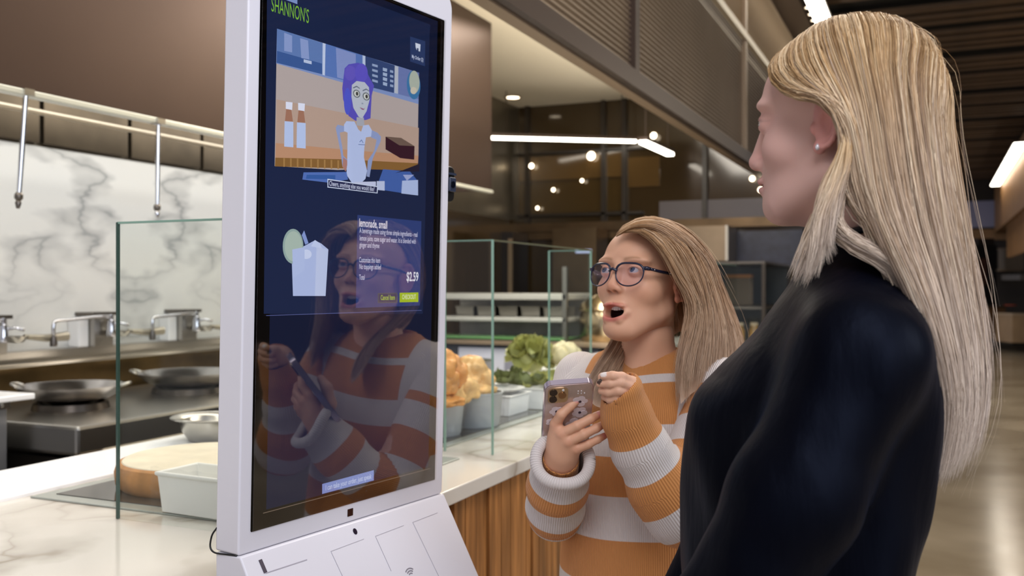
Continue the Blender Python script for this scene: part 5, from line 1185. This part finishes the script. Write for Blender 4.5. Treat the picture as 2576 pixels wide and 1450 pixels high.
EARF = [
 [(2120, 300, .946), (2112, 380, .944), (2072, 460, .946), (2054, 540, .950), (2050, 600, .95), (2036, 680, .955)],
 [(2132, 300, .942), (2126, 380, .938), (2110, 470, .938), (2072, 560, .94), (2062, 630, .94), (2044, 700, .945)],
 [(2142, 310, .940), (2140, 400, .934), (2110, 490, .932), (2096, 570, .93), (2092, 610, .93), (2110, 640, .925)],
]
wp_ = pusher(WH, WR, WS, .0035); wq_ = pusher(WH, WR, WS, .0065)
inw = WH + np.array([.02, .03, -.02])
GAp = [PXs(g) for g in GW]; GWp = guide_push([PXs(g) for g in GWB], pusher(WH, WR, WS, .012)); FARp = [PXs(g) for g in FAR]; FRp = [PXs(g) for g in FRONT]; EFp = [PXs(g) for g in EARF]
sets = [shell([g[:14] for g in GAp], 24, .006, inw, wp_), shell([g[:37] for g in GWp], 24, .006, inw, wp_), shell(FARp, 18, .010, inw, wp_),
        strands(GAp, 900, 20, .00042, .006, 26, .75, .0030, inw, (.86, 1.0), .0016, 21, push=wq_),
        strands(GWp, 10500, 20, .00040, .012, 150, .75, .0042, inw, (.80, 1.0), .0018, 1, push=wq_), strands(GWp[:4], 1100, 18, .00040, .006, 40, .7, .003, inw, (.5, 1.0), .0015, 2, push=wq_),
        strands(FARp, 700, 14, .0006, .010, 30, .6, .004, inw, (.8, 1), .0015, 3, push=wq_), strands(FRp, 620, 14, .00042, .004, 14, .75, .0035, None, (.8, 1), .0015, 4, .25), strands(EFp, 1000, 14, .00042, .004, 18, .75, .0030, None, (.75, 1), .0015, 5, .1),
        strands(GWp[5:], 150, 20, .00022, .002, 150, 0, .010, None, (.7, 1.02), .006, 6), strands(GWp, 120, 20, .00022, .002, 120, 0, .005, None, (.2, .6), .003, 7, push=wq_)]
M_hairw = hair_mat('blonde_hair', (126, 92, 54), (188, 152, 106), (228, 204, 166), (226, 216, 210))
hw = put_hair('hair', sets, M_hairw, woman, WB); hw['label'] = 'long straight blonde hair'
# ---------------------------------------------------------------- the girl with glasses and phone
GH = np.array([(1622 - CX) / F * 1.663, 1.663, H - (703 - CY) / F * 1.663]); GB_ = math.radians(43)
GR = frame((-math.sin(GB_), -math.cos(GB_)), math.radians(11), math.radians(0)); GS = .93; OPEN = .011
gb = math.radians(36); gtf = frame((-math.sin(gb), -math.cos(gb))); GTX, GTY = .243, 1.70
q_ = W(GTX, GTY, 0); GBS = (q_.x, q_.y, 0)
SK_G = (226, 174, 142)
def gt(u, v, z): p = gtf @ np.array([u, v, 0]); return np.array([GTX + p[0], GTY + p[1], z])
def gh(x, y, z): return GH + GR @ (np.array([x, y, z]) * GS)
ne_ = GR.T @ (gt(0, -.006, 1.195) - GH) / GS; hf = head_field(OPEN, 1.0, neck_end=tuple(ne_)); V, Q = hf.mesh(); col = head_cols(V, SK_G, (196, 100, 92), (212, 132, 104), OPEN, (150, 106, 70), 1)
V = (V * GS) @ GR.T + GH; parts_ = [(V, Q, col)]
gbf = Field((-.1, 1.3, -.01), (.55, 2.05, 1.30), .011)
gbf.cone(gt(0, 0, 1.18), gh(0, -.03, -.10), .055, .045, .04); gbf.ell(gt(0, 0, 1.08), (.10, .10, .16), .05); gbf.cone(gt(0, 0, 1.0), gt(0, 0, .78), .085, .10, .05)
for s in (-1, 1):
    gbf.chain([gt(s * .075, .0, .78), gt(s * .085, .02, .42), gt(s * .085, 0, .09)], [.068, .048, .033], .03); gbf.cone(gt(s * .085, 0, .055), gt(s * .09, .11, .032), .032, .025, .03)
RSH, REL, RWR = gt(.140, 0, 1.195), PX(1398, 1282, 1.650), PX(1410, 1160, 1.525)
LSH, LEL, LWR = gt(-.140, 0, 1.195), PX(1706, 1262, 1.50), PX(1560, 985, 1.462)
gbf.chain([RSH, REL, RWR], [.036, .030, .024], .02); gbf.chain([LSH, LEL, LWR], [.036, .030, .024], .02)
V, Q = gbf.mesh(); parts_.append((V, Q, np.tile(L3(SK_G), (len(V), 1))))
# right hand round the phone: wrist, palm and five fingers placed joint by joint
rh = Field(PX(1340, 1210, 1.53) - np.array([0, .11, .02]), PX(1560, 960, 1.50) + np.array([.02, .10, .02]), .0016)
DY = .047
MC = [PX(1398, 1068, 1.450 + DY), PX(1413, 1092, 1.443 + DY), PX(1430, 1112, 1.441 + DY), PX(1449, 1130, 1.444 + DY)]
for i, m_ in enumerate(MC):
    st = RWR + np.array([(-.009, -.003, .004, .010)[i], 0, 0]); rh.cone(st, m_, .0150, (.0096, .0100, .0095, .0088)[i], .010)
rh.cone(PX(1408, 1200, 1.50 + DY), RWR, .023, .0225, .02); rh.ell(PX(1414, 1120, 1.458 + DY), (.021, .014, .028), .012)
FG = [([MC[0], PX(1412, 1043, 1.438 + DY), PX(1435, 1022, 1.440 + DY), PX(1454, 1006, 1.442 + DY)], [.0088, .0078, .0071, .0060]),
      ([MC[1], PX(1452, 1072, 1.434 + DY), PX(1486, 1054, 1.440 + DY), PX(1508, 1043, 1.452 + DY)], [.0090, .0078, .0071, .0060]),
      ([MC[2], PX(1468, 1094, 1.434 + DY), PX(1500, 1078, 1.441 + DY), PX(1519, 1068, 1.454 + DY)], [.0087, .0075, .0069, .0058]),
      ([MC[3], PX(1480, 1118, 1.440 + DY), PX(1504, 1106, 1.446 + DY), PX(1521, 1097, 1.456 + DY)], [.0080, .0068, .0062, .0053])]
fields = []
for P, r in FG: rh.chain(P, r, .0025)
rh.chain([PX(1400, 1140, 1.525), PX(1386, 1085, 1.535), PX(1396, 1040, 1.530), PX(1418, 1018, 1.522)], [.0130, .0115, .0098, .0078], .008)
V, Q = rh.mesh(); c = np.tile(L3(SK_G) * .96, (len(V), 1))
def nailpaint(V, c, tip, dirv, nrm, colr, r=.0058):
    d = V - (tip + nrm * .004); m = (np.linalg.norm(d * np.array([1, 1, 1]), axis=1) < r) & (((V - tip) @ nrm) > .0035); c[m] = L3(colr); return c
for P, r in FG:
    dv = P[-1] - P[-2]; dv /= np.linalg.norm(dv); nn = np.array([-.15, -.95, .3]); c = nailpaint(V, c, P[-1] - dv * .001, dv, nn / np.linalg.norm(nn), (222, 158, 148))
for m_ in MC:
    k = np.exp(-(np.linalg.norm(V - m_ - np.array([0, -.009, 0]), axis=1) / .008) ** 2)[:, None] * .3; c = c * (1 - k) + L3((206, 132, 104)) * k
parts_.append((V, Q, c))
# left hand, a loose fist peeking from the sleeve
lh = Field(PX(1490, 1040, 1.47) - np.array([.01, .08, .01]), PX(1640, 920, 1.46) + np.array([.02, .09, .02]), .0016)
LM_ = [PX(1590, 962, 1.442), PX(1592, 976, 1.438), PX(1588, 990, 1.439), PX(1580, 1003, 1.443)]
for i, m_ in enumerate(LM_): lh.cone(LWR + np.array([.004, .004, .006 - .003 * i]), m_, .0150, .0092, .010)
lh.cone(PX(1575, 1030, 1.48), LWR, .022, .0215, .02)
LF = [([LM_[0], PX(1564, 949, 1.430), PX(1541, 946, 1.425), PX(1518, 947, 1.428)], [.0084, .0076, .0069, .0058]),
      ([LM_[1], PX(1562, 964, 1.426), PX(1535, 966, 1.427), PX(1509, 966, 1.436)], [.0084, .0076, .0069, .0058]),
      ([LM_[2], PX(1556, 984, 1.426), PX(1532, 988, 1.432), PX(1513, 984, 1.442)], [.0082, .0073, .0066, .0056]),
      ([LM_[3], PX(1554, 1002, 1.432), PX(1534, 1006, 1.438), PX(1520, 1000, 1.448)], [.0076, .0066, .0060, .0052])]
for P, r in LF: lh.chain(P, r, .0025)
lh.chain([PX(1572, 1000, 1.455), PX(1548, 975, 1.452), PX(1530, 955, 1.446), PX(1516, 950, 1.444)], [.0125, .0108, .0092, .0074], .006)
V, Q = lh.mesh(); c = np.tile(L3((226, 176, 146)), (len(V), 1))
nn = np.array([-.2, -.6, .75]); nn /= np.linalg.norm(nn); c = nailpaint(V, c, LF[0][0][-1], None, nn, (232, 220, 212), .0062); c = nailpaint(V, c, LF[1][0][-1], None, nn, (70, 48, 40), .0055)
parts_.append((V, Q, c))
V, Q, col = join(parts_)
girl = put('person', V, Q, M_skin, None, GBS, cols=col); girl.location = GBS
tag(girl, 'girl in dark glasses and an orange and white striped sweater, holding a phone, mouth open', 'person')
gz = GR @ np.array([.12, 1, .22])
for s in (-1, 1): eyeball(gh(s * .0315, .0728, 0), gz, .0122 * GS, (92, 106, 126), girl, GBS)
# teeth and tongue
def gput(name, pts_local, faces, m):
    return put(name, GH + (np.array(pts_local) * GS) @ GR.T, np.array(faces), m, girl, GBS)
M_tooth = mat('tooth_white', (240, 234, 222), .25); tm = MB()
for k in range(8):
    a = (k - 3.5) * .245; w_ = (.0040, .0041, .0042, .0046)[min(k, 7 - k)]
    cx, cy = .0205 * math.sin(a), .058 + .0205 * math.cos(a); ztop, h_ = -.0655, (.0050, .0058, .0066, .0074)[min(k, 7 - k)]
    P = []
    for (sx, sz, sy) in ((-1, 0, 0), (1, 0, 0), (.92, -.8, .0006), (.6, -1, 0), (-.6, -1, 0), (-.92, -.8, .0006)):
        P.append((cx + math.cos(a) * sx * w_ / 1.9, cy - math.sin(a) * sx * w_ / 1.9, ztop + sz * h_))
    nx, ny = math.sin(a), math.cos(a); n0 = len(tm.v)
    tm.add(P + [(x - nx * .003, y - ny * .003, z) for x, y, z in P], [(0, 1, 2, 3, 4, 5), (11, 10, 9, 8, 7, 6)] + [(i, (i + 1) % 6, 6 + (i + 1) % 6, 6 + i) for i in range(6)])
tm.v = [tuple(gh(*v)) for v in tm.v]; put_mb('teeth', tm, M_tooth, girl, GBS, 40)
tg = Field((-.03, .02, -.12), (.03, .09, -.05), .002); tg.ell((0, .060, -.0815 - OPEN * .7), (.013, .020, .0045), .003); V, Q = tg.mesh(); gput('tongue', V, Q, mat('tongue_pink', (170, 84, 84), .35))
# eyeglasses
sp = thing('eyeglasses', 'dark navy acetate eyeglasses worn by the girl', 'glasses', W(*gh(0, .10, -.003)))
SB = np.array(sp.location)
def lens_outline(s, sc=1.0, n=36):
    P = []
    for k in range(n):
        t = 2 * math.pi * k / n; ex, ez = 1.0, 1.0
        c_, s_ = math.cos(t), math.sin(t); e_ = .62 if s_ > 0 else .94; x = abs(c_) ** e_ * math.copysign(1, c_) * .0256; z = abs(s_) ** (.80 if s_ > 0 else .90) * math.copysign(1, s_) * .0208
        x *= 1 + .09 * z / .0208
        xx = s * .0325 + x * sc; P.append((xx, .1015 - 1.9 * xx * xx * 1.9 - .002, z * sc - .0105))
    return P
for s in (-1, 1):
    P = lens_outline(s); put_mb('rim', MB().tube([tuple(gh(*p)) for p in P + P[:2]], [.0012 if p[2] < -.004 else .0019 for p in P + P[:2]], 8), mat('navy_acetate', (34, 36, 58), .2), sp, SB)
    Pi = lens_outline(s, .96); lm = MB(); lm.add([tuple(gh(*p)) for p in Pi] + [tuple(gh(p[0], p[1] - .0016, p[2])) for p in Pi], [tuple(range(36)), tuple(range(71, 35, -1))] + [(i, (i + 1) % 36, 36 + (i + 1) % 36, 36 + i) for i in range(36)])
    put_mb('lens', lm, MATS.get('lens_glass') or glass_mat('lens_glass', (252, 251, 255), .02, (205, 200, 255)), sp, SB, 30)
    hx = s * .0595
    put_mb('hinge', MB().tube([tuple(gh(s * .0565, .0865, .0025)), tuple(gh(s * .0625, .0835, .0025)), tuple(gh(s * .0655, .078, .0025))], [.0034, .0036, .0030], 8), mat('navy_acetate'), sp, SB)
    put_mb('temple', MB().tube([tuple(p) for p in resample([gh(s * .0655, .079, .0025), gh(s * .0715, .055, .0025), gh(s * .0765, .025, .004), gh(s * .080, .000, .003), gh(s * .0805, -.014, -.004), gh(s * .079, -.026, -.022)], 16)], [.0026] * 8 + [.0022] * 8, 8), mat('navy_acetate'), sp, SB)
    for k in range(2):
        dq = MB(); bm_ = gh(s * (.0675 + .004 * k * 3), .071 - .036 * k * .9, .0035); dq.tube([tuple(bm_ + GR @ np.array([s * .0012, 0, -.0010])), tuple(bm_ + GR @ np.array([s * .0032, 0, -.0010]))], .0011, 8); put_mb('rivet', dq, M_chrome, sp, SB)
put_mb('bridge', MB().tube([tuple(p) for p in resample([gh(-.0085, .0985, -.0045), gh(0, .1030, -.001), gh(.0085, .0985, -.0045)], 10)], .0024, 8), mat('navy_acetate'), sp, SB)
# ---------------------------------------------------------------- sweater
def stripe_mat(name, attr, bounds, c0, c1):
    m = D.materials.new(name); m.use_nodes = True; b = m.node_tree.nodes['Principled BSDF']
    a = N(m, 'ShaderNodeAttribute', attribute_name='stripe'); r = N(m, 'ShaderNodeValToRGB'); r.color_ramp.interpolation = 'LINEAR'
    L(m, a.outputs['Fac'], r.inputs[0]); e = r.color_ramp.elements
    e[0].position = 0; e[0].color = lin(c1); e[1].position = .5; e[1].color = lin(c0)
    e[0].position = .46; e[1].position = .54
    t = N(m, 'ShaderNodeAttribute', attribute_name='rib'); s = N(m, 'ShaderNodeMath', operation='SINE'); mu = N(m, 'ShaderNodeMath', operation='MULTIPLY'); mu.inputs[1].default_value = 2 * math.pi / .0036
    L(m, t.outputs['Fac'], mu.inputs[0]); L(m, mu.outputs[0], s.inputs[0]); bp = N(m, 'ShaderNodeBump'); bp.inputs['Strength'].default_value = .55; bp.inputs['Distance'].default_value = .0012
    L(m, s.outputs[0], bp.inputs['Height']); L(m, bp.outputs[0], b.inputs['Normal'])
    mr = N(m, 'ShaderNodeMapRange'); mr.inputs['From Min'].default_value = -1; mr.inputs['To Min'].default_value = .90; L(m, s.outputs[0], mr.inputs['Value'])
    hs = N(m, 'ShaderNodeHueSaturation'); L(m, r.outputs[0], hs.inputs['Color']); L(m, mr.outputs[0], hs.inputs['Value']); L(m, hs.outputs[0], b.inputs['Base Color'])
    b.inputs['Roughness'].default_value = .85; b.inputs['Specular IOR Level'].default_value = .2
    b.inputs['Sheen Weight'].default_value = .15
    return m
ORANGE, CREAM = (216, 146, 84), (230, 220, 214)
M_sw = stripe_mat('striped_knit', 'stripe', None, ORANGE, CREAM)
def soft_stripes(s, bands):
    """+1 inside the (lo, hi) bands, falling linearly through .5 at their edges (attribute read by the knit)"""
    d = np.full(len(s), -1.0)
    for lo, hi in bands: d = np.maximum(d, np.minimum(s - lo, hi - s))
    return np.clip(.5 + d / .016, 0, 1)
sw = Field((-.02, 1.35, .58), (.56, 2.0, 1.30), .0046)
sw.op(torso_fn(gtf, GTX, GTY, [(.62, .165, .125, .115, 0), (.72, .168, .128, .118, 0), (.82, .165, .126, .115, 0), (.92, .160, .122, .11, 0), (1.0, .152, .118, .105, 0), (1.08, .150, .115, .10, 0), (1.15, .152, .105, .095, 0), (1.19, .145, .090, .088, 0), (1.215, .118, .076, .078, 0), (1.232, .088, .068, .072, 0), (1.248, .066, .060, .064, .0)]), (-.02, 1.35, .6), (.56, 2.0, 1.28), .02)
for s, S0, S1 in ((1, RSH, REL), (-1, LSH, LEL)):
    sw.cone(gt(s * .06, 0, 1.222), S0, .030, .048, .04)
sw.cone(gt(0, -.004, 1.240), gt(0, -.004, 1.31), .050, .060, .003, 's')
V, Q = sw.mesh()
u = (V - np.array([GTX, GTY, 0])) @ gtf; ang = np.arctan2(u[:, 0], u[:, 1]); 
zz = V[:, 2] + .012 * np.sin(ang * 2 + .6) * .5 + .03 * (1 - np.cos(ang)) * .0
def along(V, A, B): d = B - A; Ln = np.linalg.norm(d); t = (V - A) @ d / Ln; r = np.linalg.norm(V - A - t[:, None] * (d / Ln), axis=1); return t, r
body = soft_stripes(zz, [(.60, .655), (.735, .80), (.868, .945), (1.018, 1.085), (1.137, 1.204), (1.217, 1.30)])
# the shoulders are cream
yoke = np.clip(.5 + (.098 - np.abs(u[:, 0])) / .016, 0, 1); st = np.where(V[:, 2] > 1.12, np.minimum(body, yoke), body)
put('sweater', V, Q, M_sw, girl, GBS, {'stripe': st, 'rib': ang * .135})
# collar rib
cp = [gt(0, -.004, 1.246) + gtf @ np.array([.0625 * math.cos(t), .0600 * math.sin(t), -.008 * math.sin(t)]) for t in np.linspace(0, 2 * math.pi, 40)]
put_mb('collar', MB().tube([tuple(p) for p in cp], .0055, 10), mat('orange_rib', (206, 136, 72), .85), girl, GBS)
def tube_attr(fieldmesh, A, B, s0=0): return along(fieldmesh, A, B)
def sleeve(name, pts, rad, bands, s_from, hollow=None, seed=0, drape=()):
    Pm = np.array(pts); lo = Pm.min(0) - max(rad) - .03; hi = Pm.max(0) + max(rad) + .03; Fs = Field(lo, hi, .0032)
    Fs.chain(pts, rad, .02)
    for c_, r_ in drape: Fs.ell(c_, r_, .025)
    if hollow: Fs.cone(hollow[0], hollow[1], hollow[2], hollow[3], .006, 's')
    V, Q = Fs.mesh()
    # length coordinate along the polyline
    best = np.full(len(V), 9.); s = np.zeros(len(V)); a_ = np.zeros(len(V)); acc = 0
    for i in range(len(Pm) - 1):
        d = Pm[i + 1] - Pm[i]; Ln = np.linalg.norm(d); d = d / Ln; t = (V - Pm[i]) @ d; tc = np.clip(t, 0 if i else -9, Ln if i < len(Pm) - 2 else 9); w_ = V - Pm[i] - tc[:, None] * d
        r_ = np.linalg.norm(w_, axis=1); m = r_ < best; best = np.where(m, r_, best); s = np.where(m, acc + t, s)
        e1 = np.cross(d, [0, 1, 0]); e1 /= np.linalg.norm(e1); e2 = np.cross(d, e1); a_ = np.where(m, np.arctan2(w_ @ e1, w_ @ e2) * rad[i], a_); acc += Ln
    n = np.array([noise.noise(Vector((v[0] * 22, v[1] * 22, v[2] * 16 + seed))) for v in V]) * .0022
    d = V - np.array([noise_c for noise_c in [Pm.mean(0)]]); d /= np.linalg.norm(d, axis=1, keepdims=True); V = V + d * n[:, None]
    put(name, V, Q, M_sw, girl, GBS, {'stripe': soft_stripes(s + s_from, bands), 'rib': a_})
# left forearm sleeve, from the cuff at the knuckles to the elbow
LC = PX(1564, 982, 1.452)
sleeve('sleeve', [LC, PX(1578, 1050, 1.470), PX(1612, 1130, 1.485), PX(1664, 1215, 1.500), LEL + np.array([.004, .0, -.012]), LSH], [.033, .036, .043, .050, .056, .054],
       [(-.05, .083), (.142, .205), (.250, .32), (.37, .43)], 0.0, (PX(1540, 930, 1.438), PX(1566, 1010, 1.460), .031, .026), 2, [(PX(1672, 1240, 1.495), (.045, .045, .042))])
# right sleeve: a wide bell falling open round the wrist
RO = PX(1413, 1178, 1.528); ax_ = (REL - RO); ax_ /= np.linalg.norm(ax_)
sleeve('sleeve', [RO, RO + ax_ * .045 + np.array([-.004, 0, -.010]), RO + ax_ * .10 + np.array([-.004, 0, -.020]), REL + np.array([0, .02, -.012]), RSH], [.043, .047, .046, .044, .052],
       [(.030, .062), (.115, .17), (.23, .29), (.345, .365)], .0, (RO - ax_ * .06, RO + ax_ * .05, .037, .033), 5)
# rolled cream rim of the bell and the tight orange cuff inside it
e1 = np.cross(ax_, [0, 0, 1.]); e1 /= np.linalg.norm(e1); e2 = np.cross(ax_, e1)
def ring(c, r, n=44, wob=.003): return [c + (e1 * math.cos(t) + e2 * math.sin(t)) * r + ax_ * wob * math.sin(3 * t) for t in np.linspace(0, 2 * math.pi, n)]
rg = ring(RO - ax_ * .026, .0425); rm = MB().tube([tuple(p) for p in rg], .0098, 12, cap=False); nr_ = len(rg)
put('cuff', np.array(rm.v), np.array(rm.f), M_sw, girl, GBS, {'stripe': np.zeros(nr_ * 12), 'rib': np.repeat(np.arange(nr_) * .0062, 12)})
ic = RWR + (RO - RWR) * .15
cf = Field(ic - .09, ic + .09, .0022); cf.cone(ic - ax_ * .004, ic + ax_ * .055, .0295, .032, .002); cf.cone(ic - ax_ * .06, ic + ax_ * .04, .0265, .0268, .002, 's'); V, Q = cf.mesh()
t, r = along(V, ic, ic + ax_); w_ = V - ic; put('cuff', V, Q, M_sw, girl, GBS, {'stripe': np.ones(len(V)), 'rib': np.arctan2(w_ @ e1, w_ @ e2) * .03})
# trousers and shoes
tr = Field((-.02, 1.4, -.01), (.55, 2.0, .85), .010)
tr.op(torso_fn(gtf, GTX, GTY, [(.66, .15, .11, .11, 0), (.72, .15, .11, .11, 0), (.80, .145, .11, .10, 0)]), (-.02, 1.4, .64), (.55, 2.0, .82), .03)
for s in (-1, 1): tr.chain([gt(s * .078, 0, .72), gt(s * .085, .02, .42), gt(s * .085, 0, .08)], [.086, .066, .055], .03)
V, Q = tr.mesh(); put('trousers', V, Q, mat('blue_denim'), girl, GBS)
for s in (-1, 1):
    c0 = gt(s * .088, .05, .05); sf = Field(c0 - .18, c0 + .18, .006); sf.chain([gt(s * .085, -.05, .042), gt(s * .087, .05, .038), gt(s * .09, .13, .03)], [.040, .038, .031], .02)
    sf.op(lambda X, Y, Z: Z - .004 + 0 * X + 0 * Y, (-1, 0, -.3), (2, 3, .004), .002, 's'); V, Q = sf.mesh(); put('shoe', V, Q, M_quartz, girl, GBS)
# ---------------------------------------------------------------- phone in its floral case
pc = PX(1443, 1040, 1.474); pr = np.array([.95, .10, .06]); pr /= np.linalg.norm(pr); pu = np.array([-.20, -.62, .74]); pu -= pr * (pu @ pr); pu /= np.linalg.norm(pu); pb = np.cross(pu, pr); 
if pb[1] > 0: pb = -pb
ph = thing('smartphone', 'smartphone in a shiny floral case held in the girl\'s right hand', 'phone', W(*pc)); PB = np.array(ph.location)
ptop = PX(1432, 960, 1.462); pw, phh, pt = .0385, .0755, .0052
pcen = ptop - pu * phh
def pp(a, b, c): return pcen + pr * a + pu * b + pb * c
def pprism(name, poly_, c0, c1, m, sm=None):
    return put_mb(name, MB().prism(poly_, c0, c1, lambda a, b, c: tuple(pp(a, b, c))), m, ph, PB, sm)
pprism('case', rrect(-pw, pw, -phh, phh, (.011,) * 4), -pt, pt, mat('case_edge', (196, 180, 188), .12, .6), 40)
Mc = mat('floral_case', (190, 168, 158), .12, .25, coat=.6, vary=.16, vscale=50)
pprism('back', rrect(-pw + .002, pw - .002, -phh + .002, phh - .002, (.010,) * 4), pt, pt + .0006, Mc)
pprism('screen', rrect(-pw + .003, pw - .003, -phh + .003, phh - .003, (.009,) * 4), -pt - .0004, -pt, mat('phone_screen', (12, 12, 16), .08))
pprism('camera_module', rrect(-.033, -.002, phh - .037, phh - .006, (.007,) * 4), pt, pt + .0022, mat('gold_module', (206, 176, 140), .14, .8), 40)
for a, b in ((-.025, phh - .0145), (-.025, phh - .029), (-.011, phh - .0215)):
    c_ = [(a + .0062 * math.cos(k * math.pi / 8), b + .0062 * math.sin(k * math.pi / 8)) for k in range(16)]
    pprism('camera_lens', c_, pt + .002, pt + .0036, mat('lens_ring', (168, 130, 96), .2, .9) if a > -.02 else mat('lens_dark', (52, 38, 30), .08), 40)
pprism('flash', [(-.010 + .002 * math.cos(k), phh - .0105 + .002 * math.sin(k)) for k in range(6)], pt + .002, pt + .003, M_quartz)
fr_ = random.Random(4); Mp = mat('petal_white', (224, 214, 218), .3); Mpk = mat('petal_core', (62, 48, 60), .4); Mdk = mat('floral_dark', (30, 24, 28), .2)
pprism('dark_bloom', [(.000 + .023 * math.cos(k * .4) * (1 + .2 * math.sin(k * 2)), -.038 + .017 * math.sin(k * .4)) for k in range(16)], pt + .0004, pt + .0007, Mdk)
for j, (a, b, r_) in enumerate(((.018, .036, .012), (.019, .012, .012), (-.018, .018, .011), (.012, -.014, .014), (.028, -.028, .009), (-.026, -.005, .008), (.0, .024, .007))):
    for k in range(5):
        t = k * 1.2566 + j; pprism('petal', [(a + r_ * .55 * math.cos(t) + r_ * .52 * math.cos(q) * (1 if True else 0), b + r_ * .55 * math.sin(t) + r_ * .42 * math.sin(q)) for q in np.linspace(0, 6.2, 10)], pt + .0004, pt + .0008 + .0001 * k, Mp)
    pprism('petal_core', [(a + .0024 * math.cos(q), b + .0024 * math.sin(q)) for q in np.linspace(0, 6, 8)], pt + .0004, pt + .0016, Mpk)
for j in range(5):
    pprism('rhinestone', [(.014 + .005 * (j % 3) + .0011 * math.cos(q), .054 + .005 * (j // 3) + .0011 * math.sin(q)) for q in np.linspace(0, 5.2, 6)], pt + .0004, pt + .0018, mat('stone_clear', (250, 250, 255), .03, .5))
# ---------------------------------------------------------------- hair of the girl
GG = [
 [(1560, 586, 1.600), (1606, 580, 1.572), (1648, 606, 1.556), (1680, 650, 1.552), (1706, 700, 1.556), (1740, 746, 1.562), (1750, 800, 1.566), (1728, 880, 1.562), (1712, 950, 1.550), (1716, 1030, 1.545)],
 [(1572, 566, 1.612), (1640, 574, 1.575), (1690, 612, 1.560), (1722, 668, 1.566), (1748, 740, 1.576), (1756, 810, 1.580), (1752, 880, 1.574), (1738, 960, 1.560), (1734, 1010, 1.555)],
 [(1590, 552, 1.630), (1668, 566, 1.590), (1728, 612, 1.580), (1764, 680, 1.588), (1784, 760, 1.598), (1790, 830, 1.600), (1786, 900, 1.594), (1776, 980, 1.58)],
 [(1612, 545, 1.650), (1694, 564, 1.618), (1752, 618, 1.612), (1788, 694, 1.620), (1810, 774, 1.626), (1826, 840, 1.628), (1826, 910, 1.62), (1816, 990, 1.61)],
 [(1636, 543, 1.668), (1714, 568, 1.655), (1770, 630, 1.655), (1804, 708, 1.660), (1830, 784, 1.664), (1856, 850, 1.664), (1862, 930, 1.655), (1850, 990, 1.65)],
 [(1650, 545, 1.690), (1726, 576, 1.695), (1780, 646, 1.700), (1812, 726, 1.702), (1840, 800, 1.70), (1868, 864, 1.695), (1868, 940, 1.69)],
 [(1640, 545, 1.705), (1700, 580, 1.735), (1750, 650, 1.75), (1780, 740, 1.75), (1800, 820, 1.745), (1820, 900, 1.74)],
]
GF = [
 [(1562, 580, 1.625), (1550, 590, 1.68), (1548, 640, 1.725), (1552, 720, 1.745), (1560, 800, 1.73), (1548, 860, 1.69), (1516, 910, 1.652), (1482, 960, 1.625), (1466, 1000, 1.61)],
 [(1574, 566, 1.64), (1572, 580, 1.70), (1576, 640, 1.745), (1582, 730, 1.765), (1584, 810, 1.745), (1568, 870, 1.69), (1536, 930, 1.64), (1506, 985, 1.612), (1490, 1030, 1.60)],
 [(1600, 550, 1.66), (1606, 570, 1.73), (1616, 650, 1.775), (1620, 740, 1.785), (1610, 830, 1.75), (1582, 880, 1.695), (1556, 935, 1.645), (1530, 985, 1.612), (1516, 1040, 1.60)],
]
GM = [[(1636, 545, 1.69), (1650, 575, 1.755), (1668, 660, 1.79), (1680, 760, 1.79), (1690, 850, 1.775)], [(1640, 545, 1.705), (1700, 580, 1.74), (1745, 660, 1.765), (1770, 750, 1.77), (1780, 840, 1.765)]]
gp_ = pusher(GH, GR, GS, .003); gq_ = pusher(GH, GR, GS, .006)
ginw = GH + np.array([0, .02, 0]); GGp = guide_push([PXs(g) for g in GG], pusher(GH, GR, GS, .010)); GFp = [PXs(g) for g in GF]; GMp = [PXs(g) for g in GM]
TOP = [[(1548, 596, 1.597), (1590, 572, 1.585), (1640, 572, 1.572), (1690, 600, 1.570), (1740, 650, 1.588), (1786, 706, 1.612)], [(1556, 580, 1.605), (1610, 556, 1.60), (1670, 562, 1.59), (1724, 598, 1.590), (1770, 650, 1.61), (1800, 710, 1.63)], [(1566, 566, 1.615), (1620, 545, 1.63), (1684, 556, 1.62), (1744, 600, 1.618), (1790, 660, 1.635), (1816, 730, 1.65)]]
TOPp = [PXs(g) for g in TOP]
gsets = [shell(GGp, 20, .009, ginw, gp_), shell(GFp, 20, .008, ginw, gp_), shell([GFp[2]] + GMp, 14, .004, ginw),
         strands(GGp, 6400, 18, .00046, .011, 80, .78, .0045, ginw, (.82, 1.0), .0016, 11, push=gq_), strands(GFp, 1900, 18, .00046, .008, 34, .75, .0035, ginw, (.85, 1), .0015, 12, -.28, push=gq_), strands(TOPp, 1500, 16, .00044, .006, 34, .7, .003, ginw, (.7, 1), .0014, 13, .05, push=gq_),
         strands(GMp, 300, 14, .0009, .006, 20, .5, .004, ginw, (.8, 1), .0015, 14, push=gq_), strands(GGp, 110, 20, .00022, .002, 160, 0, .009, None, (.5, 1.02), .005, 15)]
M_hairg = hair_mat('dark_blonde_hair', (104, 68, 36), (184, 142, 98), (232, 204, 170), (212, 182, 156))
hg = put_hair('hair', gsets, M_hairg, girl, GBS); hg['label'] = 'long dark blonde hair swept behind the ear'
